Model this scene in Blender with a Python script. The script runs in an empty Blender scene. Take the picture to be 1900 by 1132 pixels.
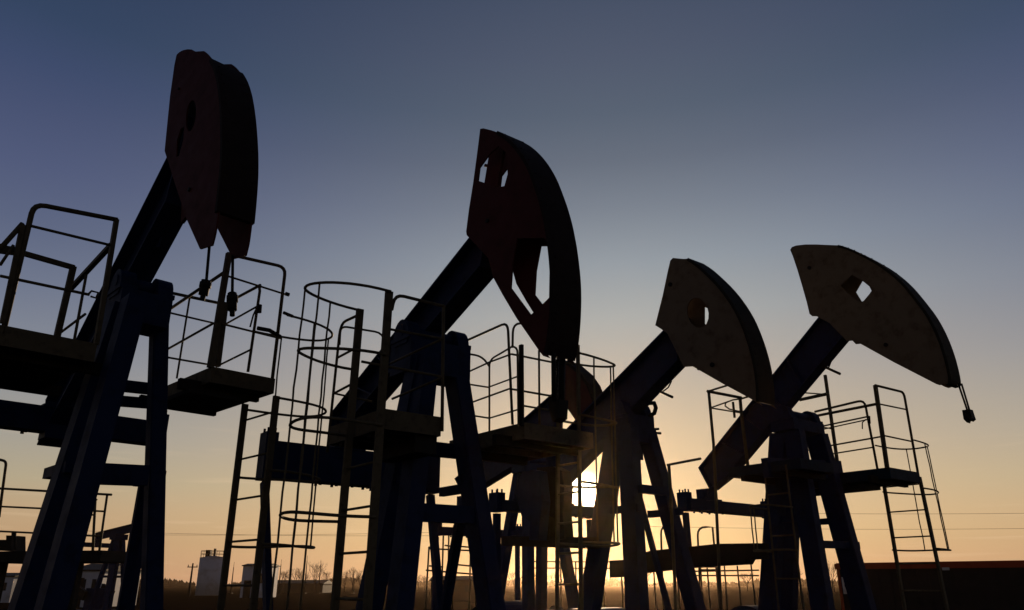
import bpy, bmesh, math, random
from mathutils import Vector, Matrix
from mathutils.geometry import tessellate_polygon
sc=bpy.context.scene; C=sc.collection; R=math.radians
random.seed(11)
# ---------------------------------------------------------------- camera
cam=bpy.data.objects.new('camera',bpy.data.cameras.new('camera')); C.objects.link(cam)
cam.data.sensor_width=36; cam.data.lens=36*1416/1900
cam.location=(0,0,1.6); cam.rotation_euler=(R(90+20.1),0,0)
cam.data.clip_start=.05; cam.data.clip_end=9000
sc.camera=cam
# ---------------------------------------------------------------- sky
SUN_EL=6.3; SUN_AZ=5.3            # degrees; azimuth from +Y towards +X
sd=Vector((math.sin(R(SUN_AZ))*math.cos(R(SUN_EL)),math.cos(R(SUN_AZ))*math.cos(R(SUN_EL)),math.sin(R(SUN_EL))))
w=bpy.data.worlds.new('World'); sc.world=w; w.use_nodes=True
nt=w.node_tree; N=nt.nodes; L=nt.links
bg=N['Background']; bg.inputs[1].default_value=1.0
def lin(c): return tuple((v/255/12.92 if v/255<=.04045 else ((v/255+.055)/1.055)**2.4) for v in c)+(1,)
tc=N.new('ShaderNodeTexCoord'); sep=N.new('ShaderNodeSeparateXYZ'); L.new(tc.outputs['Generated'],sep.inputs[0])
def M(op,a,b=None,clamp=False):
    n=N.new('ShaderNodeMath'); n.operation=op; n.use_clamp=clamp
    for i,v in enumerate((a,b)):
        if v is None: continue
        if isinstance(v,(int,float)): n.inputs[i].default_value=v
        else: L.new(v,n.inputs[i])
    return n.outputs[0]
asn=M('ARCSINE',sep.outputs[2]); el=M('DIVIDE',asn,R(90),True)
# sun-side and far-side colours of a clear evening sky against elevation
def ramp(stops):
    r=N.new('ShaderNodeValToRGB'); e=r.color_ramp.elements
    while len(e)<len(stops): e.new(.5)
    for k,(p,c) in enumerate(stops): e[k].position=p/90.; e[k].color=lin(c)
    L.new(el,r.inputs[0]); return r.outputs[0]
warm=ramp([(0,(206,160,122)),(3.2,(212,178,132)),(6.9,(204,177,140)),(10.8,(189,171,146)),(14.8,(172,163,152)),(19,(157,160,160)),(23,(137,146,155)),(27,(114,123,136)),(30.5,(95,104,119)),(34,(81,92,109)),(38,(74,83,103)),(42,(65,75,96)),(60,(44,54,76)),(90,(34,42,62))])
cool=ramp([(0,(190,148,116)),(2.6,(180,147,112)),(4.5,(180,154,122)),(6.3,(170,157,131)),(9.2,(153,149,141)),(14,(126,131,142)),(18,(105,113,134)),(22,(87,96,123)),(25.7,(76,85,117)),(29,(67,77,109)),(32,(57,70,102)),(35,(48,64,92)),(42,(40,54,82)),(60,(30,42,66)),(90,(26,36,58))])
dot=N.new('ShaderNodeVectorMath'); dot.operation='DOT_PRODUCT'; L.new(tc.outputs['Generated'],dot.inputs[0]); dot.inputs[1].default_value=sd
ang=M('ARCCOSINE',M('MINIMUM',dot.outputs['Value'],.9999999)); deg=M('MULTIPLY',ang,180/math.pi)
# horizontal distance from the sun's bearing drives the warm / cool balance
az=N.new('ShaderNodeMath'); az.operation='ARCTAN2'; L.new(sep.outputs[0],az.inputs[0]); L.new(sep.outputs[1],az.inputs[1])
azd=M('ABSOLUTE',M('SUBTRACT',M('MULTIPLY',az.outputs[0],180/math.pi),SUN_AZ+3))
f=M('MULTIPLY',azd,1/46.,True)
sm=N.new('ShaderNodeMapRange'); sm.interpolation_type='SMOOTHSTEP'; L.new(f,sm.inputs[0])
mx=N.new('ShaderNodeMix'); mx.data_type='RGBA'; L.new(sm.outputs[0],mx.inputs[0]); L.new(warm,mx.inputs[6]); L.new(cool,mx.inputs[7])
# physical sky laid over the tuned clear-sky colours at low strength
sky=N.new('ShaderNodeTexSky'); sky.sky_type='NISHITA'; sky.sun_disc=False; sky.sun_elevation=R(SUN_EL); sky.sun_rotation=R(SUN_AZ); sky.dust_density=2
# wisps low in the sky
mp=N.new('ShaderNodeMapping'); mp.inputs['Scale'].default_value=(5,5,75); L.new(tc.outputs['Generated'],mp.inputs[0])
nz=N.new('ShaderNodeTexNoise'); nz.inputs['Scale'].default_value=1.6; nz.inputs['Detail'].default_value=5; L.new(mp.outputs[0],nz.inputs[0])
wr=N.new('ShaderNodeMapRange'); wr.inputs[1].default_value=.58; wr.inputs[2].default_value=.85; L.new(nz.outputs[0],wr.inputs[0])
low=N.new('ShaderNodeMapRange'); low.inputs[1].default_value=12/90; low.inputs[2].default_value=4/90; L.new(el,low.inputs[0])
wf=M('MULTIPLY',M('MULTIPLY',wr.outputs[0],low.outputs[0],True),.4)
mw=N.new('ShaderNodeMix'); mw.data_type='RGBA'; L.new(wf,mw.inputs[0]); L.new(mx.outputs[2],mw.inputs[6]); mw.inputs[7].default_value=lin((226,196,160))
def glow(k,width,col,p=1.0):
    g=M('MULTIPLY',M('EXPONENT',M('MULTIPLY',M('POWER',M('DIVIDE',deg,width),p),-1)),k)
    n=N.new('ShaderNodeVectorMath'); n.operation='SCALE'; n.inputs[0].default_value=col; L.new(g,n.inputs['Scale']); return n.outputs[0]
def add(a,b):
    n=N.new('ShaderNodeVectorMath'); n.operation='ADD'; L.new(a,n.inputs[0]); L.new(b,n.inputs[1]); return n.outputs[0]
ss=N.new('ShaderNodeVectorMath'); ss.operation='SCALE'; L.new(sky.outputs[0],ss.inputs[0]); ss.inputs['Scale'].default_value=.004
# the sky away from the sunset is much dimmer
bk=N.new('ShaderNodeMapRange'); bk.interpolation_type='SMOOTHSTEP'; bk.inputs[1].default_value=46; bk.inputs[2].default_value=76; bk.inputs[3].default_value=1.05; bk.inputs[4].default_value=.52; L.new(azd,bk.inputs[0])
dm=N.new('ShaderNodeVectorMath'); dm.operation='SCALE'; L.new(mw.outputs[2],dm.inputs[0]); L.new(bk.outputs[0],dm.inputs['Scale'])
tot=add(dm.outputs[0],ss.outputs[0])
tot=add(tot,glow(.03,8.,(1,.78,.5)))
tot=add(tot,glow(.75,1.7,(1,.62,.3)))
tot=add(tot,glow(16.,.85,(1,.82,.55),2.2))
L.new(tot,bg.inputs[0])
# ---------------------------------------------------------------- sun
sl=bpy.data.lights.new('sun','SUN'); so=bpy.data.objects.new('sun',sl); C.objects.link(so)
sl.energy=3.5; sl.angle=R(.6); sl.color=(1,.72,.45)
so.rotation_euler=(-sd).to_track_quat('-Z','Y').to_euler(); so.location=(0,0,30)
sc.view_settings.view_transform='Standard'; sc.view_settings.look='None'; sc.view_settings.exposure=0; sc.view_settings.gamma=1
sc.render.engine='CYCLES'
# ---------------------------------------------------------------- materials
MATS={}
def mat(name,col,rough=.6,metal=0,wear=None,wamt=.35,scale=6,bump=.15,spec=.12):
    m=bpy.data.materials.new(name); m.use_nodes=True; t=m.node_tree; n=t.nodes; l=t.links; p=n['Principled BSDF']
    c=n.new('ShaderNodeTexCoord'); a=n.new('ShaderNodeTexNoise'); a.inputs['Scale'].default_value=scale; a.inputs['Detail'].default_value=8; a.inputs['Roughness'].default_value=.65; l.new(c.outputs['Object'],a.inputs[0])
    r=n.new('ShaderNodeValToRGB'); r.color_ramp.elements[0].position=.5; r.color_ramp.elements[1].position=.5+wamt
    wear=wear or tuple(v*.5 for v in col)
    r.color_ramp.elements[0].color=(*col,1); r.color_ramp.elements[1].color=(*wear,1); l.new(a.outputs[0],r.inputs[0])
    b=n.new('ShaderNodeTexNoise'); b.inputs['Scale'].default_value=scale*.35; b.inputs['Detail'].default_value=3; l.new(c.outputs['Object'],b.inputs[0])
    mr=n.new('ShaderNodeMapRange'); mr.inputs[3].default_value=.82; mr.inputs[4].default_value=1.18; l.new(b.outputs[0],mr.inputs[0])
    mm=n.new('ShaderNodeMix'); mm.data_type='RGBA'; mm.blend_type='MULTIPLY'; mm.inputs[0].default_value=1; l.new(r.outputs[0],mm.inputs[6]); l.new(mr.outputs[0],mm.inputs[7]); l.new(mm.outputs[2],p.inputs['Base Color'])
    rr=n.new('ShaderNodeMapRange'); rr.inputs[3].default_value=rough-.1 if spec else 1; rr.inputs[4].default_value=min(1,rough+.25); l.new(a.outputs[0],rr.inputs[0]); l.new(rr.outputs[0],p.inputs['Roughness'])
    p.inputs['Metallic'].default_value=metal; p.inputs['Specular IOR Level'].default_value=spec
    bp=n.new('ShaderNodeBump'); bp.inputs['Strength'].default_value=bump; bp.inputs['Distance'].default_value=.01; l.new(a.outputs[0],bp.inputs['Height']); l.new(bp.outputs[0],p.inputs['Normal'])
    MATS[name]=m; return m
mat('red_paint',(.06,.009,.007),.6,wear=(.03,.010,.007))
mat('red_paint_dark',(.014,.008,.007),.7,wear=(.01,.006,.005),scale=10)  # much darker red, for the arc plates of the red horseheads
mat('yellow_paint',(.15,.11,.07),.6,wear=(.05,.028,.014))
mat('yellow_paint_dark',(.02,.018,.012),.7,wear=(.015,.01,.007),scale=10)  # much darker yellow, for the arc plates of the yellow horseheads
mat('blue_paint',(.005,.015,.058),.55,wear=(.004,.005,.010))
mat('blue_steel',(.004,.018,.04),.6,wear=(.008,.009,.01))
mat('pale_steel',(.085,.072,.045),.6,wear=(.02,.014,.009),scale=14)
mat('dark_steel',(.012,.011,.01),.6,wear=(.008,.006,.005))
mat('cabin_wall',(.025,.022,.02),.7,scale=3)
mat('cabin_red',(.38,.06,.02),.6,scale=3)
mat('white_paint',(.6,.58,.55),.5,scale=5)
mat('tank_paint',(.5,.52,.58),.5,wear=(.3,.25,.2),scale=.6)
mat('glass_dark',(.02,.025,.03),.15,scale=2,bump=0)
mat('wood_dark',(.05,.04,.03),.8,scale=3)
mat('wire_dark',(.04,.035,.035),.6)
mat('bark',(.07,.05,.04),.9,scale=3)
mat('treeline',(.06,.05,.04),.95,scale=.05)
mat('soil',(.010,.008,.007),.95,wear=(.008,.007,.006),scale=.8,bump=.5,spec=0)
# ---------------------------------------------------------------- mesh helpers
def frame_of(d):
    d=d.normalized(); up=Vector((0,0,1)) if abs(d.z)<.95 else Vector((0,1,0))
    if abs(d.z)<.95:
        x=d.cross(up).normalized(); y=x.cross(d).normalized()
    else:
        x=d.cross(up).normalized(); y=x.cross(d).normalized()
    return x,y
def quadbox(bm,c8):
    v=[bm.verts.new(c) for c in c8]
    for f in ((0,1,2,3),(7,6,5,4),(0,4,5,1),(1,5,6,2),(2,6,7,3),(3,7,4,0)): bm.faces.new([v[i] for i in f])
def p_box(bm,x0,x1,y0,y1,z0,z1):
    if x1<x0:x0,x1=x1,x0
    if y1<y0:y0,y1=y1,y0
    if z1<z0:z0,z1=z1,z0
    quadbox(bm,[(x0,y0,z0),(x0,y1,z0),(x1,y1,z0),(x1,y0,z0),(x0,y0,z1),(x0,y1,z1),(x1,y1,z1),(x1,y0,z1)])
def p_bar(bm,a,b,w,h,off=(0,0)):
    a=Vector(a);b=Vector(b);x,y=frame_of(b-a); o=x*off[0]+y*off[1]
    x=x*w/2;y=y*h/2;a=a+o;b=b+o
    quadbox(bm,[a-x-y,a-x+y,a+x+y,a+x-y,b-x-y,b-x+y,b+x+y,b+x-y])
def p_tube(bm,pts,r,closed=False,n=8,r1=None):
    pts=[Vector(p) for p in pts]; q=[pts[0]]
    for p in pts[1:]:
        if (p-q[-1]).length>1e-4: q.append(p)
    pts=q
    if len(pts)<2: return
    rings=[]; nx=None
    for i,p in enumerate(pts):
        d=(pts[min(i+1,len(pts)-1)]-pts[max(i-1,0)]).normalized()
        if nx is None: nx,_=frame_of(d)
        nx=(nx-d*nx.dot(d))
        if nx.length<1e-5: nx,_=frame_of(d)
        nx.normalize(); ny=d.cross(nx)
        rad=r if r1 is None else r+(r1-r)*i/(len(pts)-1)
        rings.append([bm.verts.new(p+(nx*math.cos(2*math.pi*k/n)+ny*math.sin(2*math.pi*k/n))*rad) for k in range(n)])
    for A,B in zip(rings,rings[1:]):
        for k in range(n):
            f=bm.faces.new((A[k],A[(k+1)%n],B[(k+1)%n],B[k])); f.smooth=True
    bm.faces.new(rings[0][::-1]); bm.faces.new(rings[-1])
def p_prism(bm,out,holes,y0,y1,axis='y'):
    loops=[list(out)]+[list(h) for h in holes]
    pt=(lambda q,y:(q[0],y,q[1])) if axis=='y' else (lambda q,x:(x,q[0],q[1]))
    tris=tessellate_polygon([[Vector((q[0],q[1],0)) for q in l] for l in loops])
    flat=[q for l in loops for q in l]
    A=[bm.verts.new(pt(q,y0)) for q in flat];B=[bm.verts.new(pt(q,y1)) for q in flat]
    for t in tris:
        try: bm.faces.new([A[i] for i in t]); bm.faces.new([B[i] for i in reversed(t)])
        except ValueError: pass
    o=0
    for l in loops:
        n=len(l)
        for i in range(n):
            j=(i+1)%n
            try: bm.faces.new((A[o+i],A[o+j],B[o+j],B[o+i]))
            except ValueError: pass
        o+=n
def inset(poly,d):
    # shrink the I-beam outline towards its centre line in z only
    return [(x,z) for x,z in poly]
def p_ibeam(bm,pts,w):
    """pts: outline (x,z) from head top along the top to the tail, then along the bottom back to the head"""
    t=.02
    p_prism(bm,pts,(),-.012,.012)
    n=len(pts)
    for i in range(n):
        a=Vector((pts[i][0],0,pts[i][1]));b=Vector((pts[(i+1)%n][0],0,pts[(i+1)%n][1]))
        if (b-a).length<.02: continue
        d=(b-a).normalized(); cen=sum((Vector((p[0],0,p[1])) for p in pts),Vector())/n
        nrm=Vector((-d.z,0,d.x)); 
        if nrm.dot(cen-a)<0: nrm=-nrm
        a2=a+nrm*t/2+d*.002*(i%2);b2=b+nrm*t/2-d*.002*(i%2); q=nrm*t/2; ww=w-(.003 if i%2 else 0); y=Vector((0,ww,0))
        quadbox(bm,[a2-y-q,a2-y+q,a2+y+q,a2+y-q,b2-y-q,b2-y+q,b2+y+q,b2+y-q])
    # web stiffeners between the long top and bottom edges
    T0=Vector((pts[0][0],0,pts[0][1]));T1=Vector((pts[1][0],0,pts[1][1]));B0=Vector((pts[-1][0],0,pts[-1][1]));B1=Vector((pts[-2][0],0,pts[-2][1]))
    # box side plates set between flanges, lapped in panels
    for k in range(1,6):
        u=k/6; a=T0.lerp(T1,u); b=B0.lerp(B1,u)
        d=(b-a).normalized(); p_bar(bm,a+d*.03,b-d*.03,w*1.9,.016)
def prim(bm,p):
    k=p[0]
    if k=='t': p_tube(bm,p[1],p[2],p[3])
    elif k=='b': p_bar(bm,p[1],p[2],p[3],p[4])
    elif k=='x': p_box(bm,*p[1:])
    elif k=='p': p_prism(bm,p[1],p[2],p[3],p[4])
    elif k=='px': p_prism(bm,p[1],(),p[2],p[3],'x')
    elif k=='c': p_tube(bm,[p[1],p[2]],p[3],n=24 if p[3]>.1 else 10)
    elif k=='k': p_tube(bm,[p[1],p[2]],p[3],n=28 if p[3]>.3 else 10,r1=p[4])
    elif k=='ib': p_ibeam(bm,p[1],p[2])
    elif k=='ch':
        a,b,w,d,s=p[1:]; a=Vector(a);b=Vector(b); di=(b-a).normalized()
        # rolled channel: web outwards (world y side s), flanges fore and aft
        x=Vector((1,0,0)); x=(x-di*x.dot(di)).normalized(); y=di.cross(x).normalized()
        if y.y*s<0: y=-y
        def slab(cx,cy,hx,hy):
            o=x*cx+y*cy; X=x*hx; Y=y*hy
            quadbox(bm,[a+o-X-Y,a+o-X+Y,a+o+X+Y,a+o+X-Y,b+o-X-Y,b+o-X+Y,b+o+X+Y,b+o+X-Y])
        slab(0,d/2-.008,w/2,.008); slab(-w/2+.009,-.009,.009,d/2-.008); slab(w/2-.009,-.009,.009,d/2-.008); slab(0,-d/2-.004,w/2-.01,.006)
def build(name,material,prims,parent,extra_bm=None):
    bm=bmesh.new()
    for p in prims: prim(bm,p)
    if len(bm.verts)==0:
        bm.free(); o=bpy.data.objects.new(name,None)
    else:
        bmesh.ops.recalc_face_normals(bm,faces=bm.faces)
        me=bpy.data.meshes.new(name); bm.to_mesh(me); bm.free(); me.materials.append(MATS[material]); o=bpy.data.objects.new(name,me)
    C.objects.link(o); o.parent=parent; return o
def structure(name,bm,material,kind='structure'):
    me=bpy.data.meshes.new(name); bm.to_mesh(me); bm.free(); me.materials.append(MATS[material]); o=bpy.data.objects.new(name,me); C.objects.link(o); o['kind']=kind; return o
# ---------------------------------------------------------------- ground
bm=bmesh.new(); prev=None
def gz(x,y):
    r=math.hypot(x,y); return 0 if r<45 else min(1,(r-45)/200)*(.18*math.sin(x*.021+1)+.15*math.sin(y*.013+x*.006))-.0
rad=[0.0]+[3*1.28**i for i in range(30)]; rad=[r for r in rad if r<900]+[900]
c0=bm.verts.new((0,0,0)); ns=96
for r in rad[1:]:
    ring=[bm.verts.new((r*math.cos(2*math.pi*k/ns),r*math.sin(2*math.pi*k/ns),gz(r*math.cos(2*math.pi*k/ns),r*math.sin(2*math.pi*k/ns)) if r<800 else 0)) for k in range(ns)]
    for k in range(ns):
        if prev: bm.faces.new((prev[k],ring[k],ring[(k+1)%ns],prev[(k+1)%ns]))
        else: bm.faces.new((c0,ring[k],ring[(k+1)%ns]))
    prev=ring
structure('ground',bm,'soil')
# ---------------------------------------------------------------- traced things, in metres, each in its own frame (x along the beam, y across, z up)
THINGS=[
 dict(name='pumpjack',label='leftmost big pumpjack, with a tall narrow dark red horsehead',cat='pumpjack',group='pumpjacks in a row',loc=(-3.5, 6.76, .0),yaw=-45,parts=[
  ('horsehead','red_paint',-1,None,[]),
  ('side_plate','red_paint',0,None,[('p',((.345,5.534),(.292,5.807),(.214,6.222),(.172,6.625),(.181,6.748),(.25,6.743),(.369,6.703),(.492,6.643),(.602,6.578),(.719,6.487),(.947,6.365),(.954,6.358),(.969,6.346),(.991,6.327),(1.02,6.301),(1.053,6.271),(1.09,6.234),(1.131,6.193),(1.176,6.146),(1.218,6.099),(1.257,6.054),(1.292,6.01),(1.324,5.966),(1.355,5.922),(1.385,5.877),(1.413,5.832),(1.439,5.786),(1.468,5.734),(1.497,5.675),(1.529,5.61),(1.561,5.538),(1.594,5.46),(1.626,5.376),(1.659,5.286),(1.692,5.19),(1.72,5.104),(1.743,5.028),(1.761,4.961),(1.775,4.903),(1.787,4.849),(1.797,4.796),(1.806,4.747),(1.812,4.7),(1.818,4.651),(1.824,4.599),(1.829,4.545),(1.834,4.488),(1.838,4.434),(1.841,4.384),(1.843,4.338),(1.844,4.296),(1.845,4.258),(1.845,4.225),(1.845,4.197),(1.844,4.173),(1.842,4.151),(1.838,4.129),(1.833,4.108),(1.827,4.088),(1.823,4.072),(1.82,4.062),(1.818,4.057),(1.592,4.098),(1.185,4.518),(.836,4.937)),(((1.018,5.61),(1.016,5.538),(.991,5.492),(.948,5.48),(.893,5.505),(.838,5.563),(.793,5.642),(.769,5.728),(.769,5.803),(.795,5.851),(.841,5.862),(.897,5.834),(.952,5.774),(.995,5.694)),((.638,5.517),(.684,5.626),(.76,5.614),(.799,5.469),(.764,5.301),(.698,5.317))),-.144,-.13)]),
  ('side_plate','red_paint',0,None,[('p',((.345,5.534),(.292,5.807),(.214,6.222),(.172,6.625),(.181,6.748),(.25,6.743),(.369,6.703),(.492,6.643),(.602,6.578),(.719,6.487),(.947,6.365),(.954,6.358),(.969,6.346),(.991,6.327),(1.02,6.301),(1.053,6.271),(1.09,6.234),(1.131,6.193),(1.176,6.146),(1.218,6.099),(1.257,6.054),(1.292,6.01),(1.324,5.966),(1.355,5.922),(1.385,5.877),(1.413,5.832),(1.439,5.786),(1.468,5.734),(1.497,5.675),(1.529,5.61),(1.561,5.538),(1.594,5.46),(1.626,5.376),(1.659,5.286),(1.692,5.19),(1.72,5.104),(1.743,5.028),(1.761,4.961),(1.775,4.903),(1.787,4.849),(1.797,4.796),(1.806,4.747),(1.812,4.7),(1.818,4.651),(1.824,4.599),(1.829,4.545),(1.834,4.488),(1.838,4.434),(1.841,4.384),(1.843,4.338),(1.844,4.296),(1.845,4.258),(1.845,4.225),(1.845,4.197),(1.844,4.173),(1.842,4.151),(1.838,4.129),(1.833,4.108),(1.827,4.088),(1.823,4.072),(1.82,4.062),(1.818,4.057),(1.592,4.098),(1.185,4.518),(.836,4.937)),(),.13,.144)]),
  ('arc_plate','red_paint_dark',0,None,[('p',((1.179,6.151),(1.221,6.105),(1.26,6.059),(1.295,6.015),(1.328,5.971),(1.359,5.927),(1.388,5.882),(1.416,5.837),(1.443,5.791),(1.472,5.739),(1.501,5.68),(1.533,5.614),(1.565,5.542),(1.598,5.464),(1.631,5.38),(1.664,5.29),(1.697,5.194),(1.725,5.108),(1.748,5.031),(1.766,4.964),(1.78,4.906),(1.792,4.851),(1.803,4.799),(1.811,4.749),(1.818,4.702),(1.824,4.653),(1.83,4.601),(1.835,4.546),(1.84,4.489),(1.844,4.435),(1.847,4.386),(1.849,4.339),(1.814,4.333),(1.811,4.378),(1.809,4.427),(1.805,4.48),(1.8,4.536),(1.795,4.59),(1.79,4.641),(1.784,4.689),(1.778,4.736),(1.77,4.784),(1.76,4.836),(1.748,4.89),(1.735,4.947),(1.717,5.013),(1.694,5.088),(1.667,5.173),(1.635,5.268),(1.603,5.356),(1.572,5.439),(1.54,5.517),(1.508,5.588),(1.477,5.653),(1.448,5.711),(1.421,5.763),(1.394,5.808),(1.367,5.853),(1.338,5.897),(1.308,5.941),(1.276,5.984),(1.241,6.028),(1.203,6.073),(1.162,6.119)),(),-.16,.16),('c',(1.295,-.11,6.015),(1.3,-.11,6.021),.009),('c',(1.295,.11,6.015),(1.3,.11,6.021),.009),('c',(1.388,-.11,5.882),(1.393,-.11,5.888),.009),('c',(1.388,.11,5.882),(1.393,.11,5.888),.009),('c',(1.472,-.11,5.739),(1.477,-.11,5.745),.009),('c',(1.472,.11,5.739),(1.477,.11,5.745),.009),('c',(1.565,-.11,5.542),(1.571,-.11,5.547),.009),('c',(1.565,.11,5.542),(1.571,.11,5.547),.009),('c',(1.664,-.11,5.29),(1.67,-.11,5.295),.009),('c',(1.664,.11,5.29),(1.67,.11,5.295),.009),('c',(1.748,-.11,5.031),(1.755,-.11,5.035),.009),('c',(1.748,.11,5.031),(1.755,.11,5.035),.009),('c',(1.792,-.11,4.851),(1.8,-.11,4.855),.009),('c',(1.792,.11,4.851),(1.8,.11,4.855),.009),('c',(1.818,-.11,4.702),(1.825,-.11,4.705),.009),('c',(1.818,.11,4.702),(1.825,.11,4.705),.009),('c',(1.835,-.11,4.546),(1.843,-.11,4.549),.009),('c',(1.835,.11,4.546),(1.843,.11,4.549),.009)]),
  ('inner_brace','red_paint',0,None,[('b',(.339,0,6.552),(.448,0,5.672),.25,.03)]),
  ('inner_brace','red_paint',0,None,[('b',(.644,0,5.349),(.838,0,4.714),.25,.03)]),
  ('bolt_boss','dark_steel',0,None,[('c',(1.17,-.16,4.791),(1.17,-.144,4.791),.02)]),
  ('bolt_boss','dark_steel',0,None,[('c',(.458,-.16,6.187),(.458,-.144,6.187),.012)]),
  ('walking_beam','blue_paint',-1,None,[('ib',((.738,5.765),(-2.15,3.494),(-2.1,2.994),(.53,4.921)),.12)]),
  ('samson_post','blue_paint',-1,None,[]),
  ('leg','blue_paint',9,None,[('ch',(.423,-.195,3.97),(.656,-.55,.25),.2,.16,-1)]),
  ('foot_plate','blue_paint',9,None,[('x',.496,.816,-.71,-.39,.252,.28)]),
  ('leg','blue_paint',9,None,[('ch',(.156,-.221,3.97),(-.06,-.582,.25),.2,.16,-1)]),
  ('foot_plate','blue_paint',9,None,[('x',-.22,.1,-.742,-.422,.252,.28)]),
  ('leg','blue_paint',9,None,[('ch',(-.153,.25,3.97),(.652,.423,.25),.13,.13,1)]),
  ('foot_plate','blue_paint',9,None,[('x',.492,.812,.263,.583,.252,.28)]),
  ('leg','blue_paint',9,None,[('ch',(-.01,.3,2.493),(-.516,.452,.25),.07,.07,1)]),
  ('foot_plate','blue_paint',9,None,[('x',-.676,-.356,.292,.612,.252,.28)]),
  ('tie_bar','blue_paint',9,None,[('b',(.336,-.554,1.1),(-.577,-.554,1.1),.06,.09)]),
  ('tie_bar','blue_paint',9,None,[('b',(.236,-.402,2.5),(-.361,-.402,2.5),.06,.09)]),
  ('tie_bar','blue_paint',9,None,[('b',(.336,.458,1.1),(-.577,.458,1.1),.06,.09)]),
  ('tie_bar','blue_paint',9,None,[('b',(.236,.352,2.5),(-.361,.352,2.5),.06,.09)]),
  ('tie_bar','blue_paint',9,None,[('b',(.35,-.576,.9),(.35,.473,.9),.08,.12)]),
  ('tie_bar','blue_paint',9,None,[('b',(-.608,-.576,.9),(-.608,.473,.9),.08,.12)]),
  ('tie_bar','blue_paint',9,None,[('b',(.26,-.211,2.462),(.26,.209,2.483),.1,.17)]),
  ('tie_bar','blue_paint',9,None,[('b',(-.35,.031,3.365),(-.35,.347,3.383),.1,.1)]),
  ('tie_bar','blue_paint',9,None,[('b',(-.4,.009,3.224),(-.4,.387,3.254),.1,.09)]),
  ('saddle_bearing','blue_paint',-1,None,[('x',-.25,.15,-.23,.23,3.86,4.16),('c',(-.05,-.25,4.26),(-.05,.25,4.26),.07)]),
  ('bearing_cap','blue_paint',27,None,[('p',((.074,4.113),(.095,4.165),(.1,4.222),(.088,4.277),(.061,4.326),(.022,4.361),(-.025,4.38),(-.075,4.38),(-.122,4.361),(-.161,4.326),(-.188,4.277),(-.2,4.222),(-.195,4.165),(-.174,4.113)),(),-.24,-.1),('x',-.23,.13,-.25,-.09,4.155,4.2),('c',(.08,-.17,4.19),(.08,-.17,4.29),.016),('c',(-.18,-.17,4.19),(-.18,-.17,4.29),.016)]),
  ('bearing_cap','blue_paint',27,None,[('p',((.074,4.113),(.095,4.165),(.1,4.222),(.088,4.277),(.061,4.326),(.022,4.361),(-.025,4.38),(-.075,4.38),(-.122,4.361),(-.161,4.326),(-.188,4.277),(-.2,4.222),(-.195,4.165),(-.174,4.113)),(),.1,.24),('x',-.23,.13,.09,.25,4.155,4.2),('c',(.08,.17,4.19),(.08,.17,4.29),.016),('c',(-.18,.17,4.19),(-.18,.17,4.29),.016)]),
  ('equalizer','blue_paint',-1,None,[('b',(-1.95,-.822,3.241),(-1.95,1.045,3.241),.22,.26),('x',-2.08,-1.82,-.2,.2,3.361,3.391)]),
  ('tail_bearing','blue_paint',30,None,[('x',-2.07,-1.83,-.13,.13,3.371,3.044),('c',(-1.95,-.17,3.207),(-1.95,.17,3.207),.07),('c',(-2.01,-.3,3.081),(-2.01,-.3,3.111),.018),('c',(-2.01,-.1,3.081),(-2.01,-.1,3.111),.018),('c',(-2.01,.1,3.081),(-2.01,.1,3.111),.018),('c',(-2.01,.3,3.081),(-2.01,.3,3.111),.018),('c',(-1.89,-.3,3.081),(-1.89,-.3,3.111),.018),('c',(-1.89,-.1,3.081),(-1.89,-.1,3.111),.018),('c',(-1.89,.1,3.081),(-1.89,.1,3.111),.018),('c',(-1.89,.3,3.081),(-1.89,.3,3.111),.018)]),
  ('wrist_block','blue_paint',30,None,[('x',-2.05,-1.85,-.892,-.752,3.091,3.471),('c',(-2.01,-.862,3.461),(-2.01,-.862,3.521),.014),('c',(-2.01,-.782,3.461),(-2.01,-.782,3.521),.014),('c',(-1.89,-.862,3.461),(-1.89,-.862,3.521),.014),('c',(-1.89,-.782,3.461),(-1.89,-.782,3.521),.014)]),
  ('pitman_arm','blue_paint',-1,None,[('b',(-1.95,-.822,3.071),(-1.95,-.822,.95),.07,.09)]),
  ('crank','dark_steel',-1,None,[('b',(-1.95,-.722,.95),(-1.0,-.722,1.0),.09,.26),('c',(-1.95,-.782,.95),(-1.95,-.872,.95),.06),('c',(-1.0,-.782,1.0),(-1.0,-.662,1.0),.2)]),
  ('wrist_block','blue_paint',30,None,[('x',-2.05,-1.85,.975,1.115,3.091,3.471),('c',(-2.01,1.005,3.461),(-2.01,1.005,3.521),.014),('c',(-2.01,1.085,3.461),(-2.01,1.085,3.521),.014),('c',(-1.89,1.005,3.461),(-1.89,1.005,3.521),.014),('c',(-1.89,1.085,3.461),(-1.89,1.085,3.521),.014)]),
  ('pitman_arm','blue_paint',-1,None,[('b',(-1.95,1.045,3.071),(-1.95,1.045,.95),.07,.09)]),
  ('crank','dark_steel',-1,None,[('b',(-1.95,.945,.95),(-1.0,.945,1.0),.09,.26),('c',(-1.95,.885,.95),(-1.95,1.095,.95),.06),('c',(-1.0,.885,1.0),(-1.0,1.005,1.0),.2)]),
  ('gearbox','blue_paint',-1,None,[('x',-1.4,-.6,-.5,.5,.45,1.0),('x',-1.5,-.5,-.55,.55,.36,.45),('p',((-.6,1.0),(-.616,1.085),(-.663,1.162),(-.738,1.227),(-.834,1.273),(-.943,1.297),(-1.057,1.297),(-1.166,1.273),(-1.262,1.227),(-1.337,1.162),(-1.384,1.085),(-1.4,1.0)),(),-.45,.45),('c',(-1.0,-.85,1.0),(-1.0,.85,1.0),.07)]),
  ('motor','dark_steel',-1,None,[('c',(-2.3,-.3,.6),(-2.3,.3,.6),.2),('x',-2.5,-2.1,-.2,.2,.36,.45)]),
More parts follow.
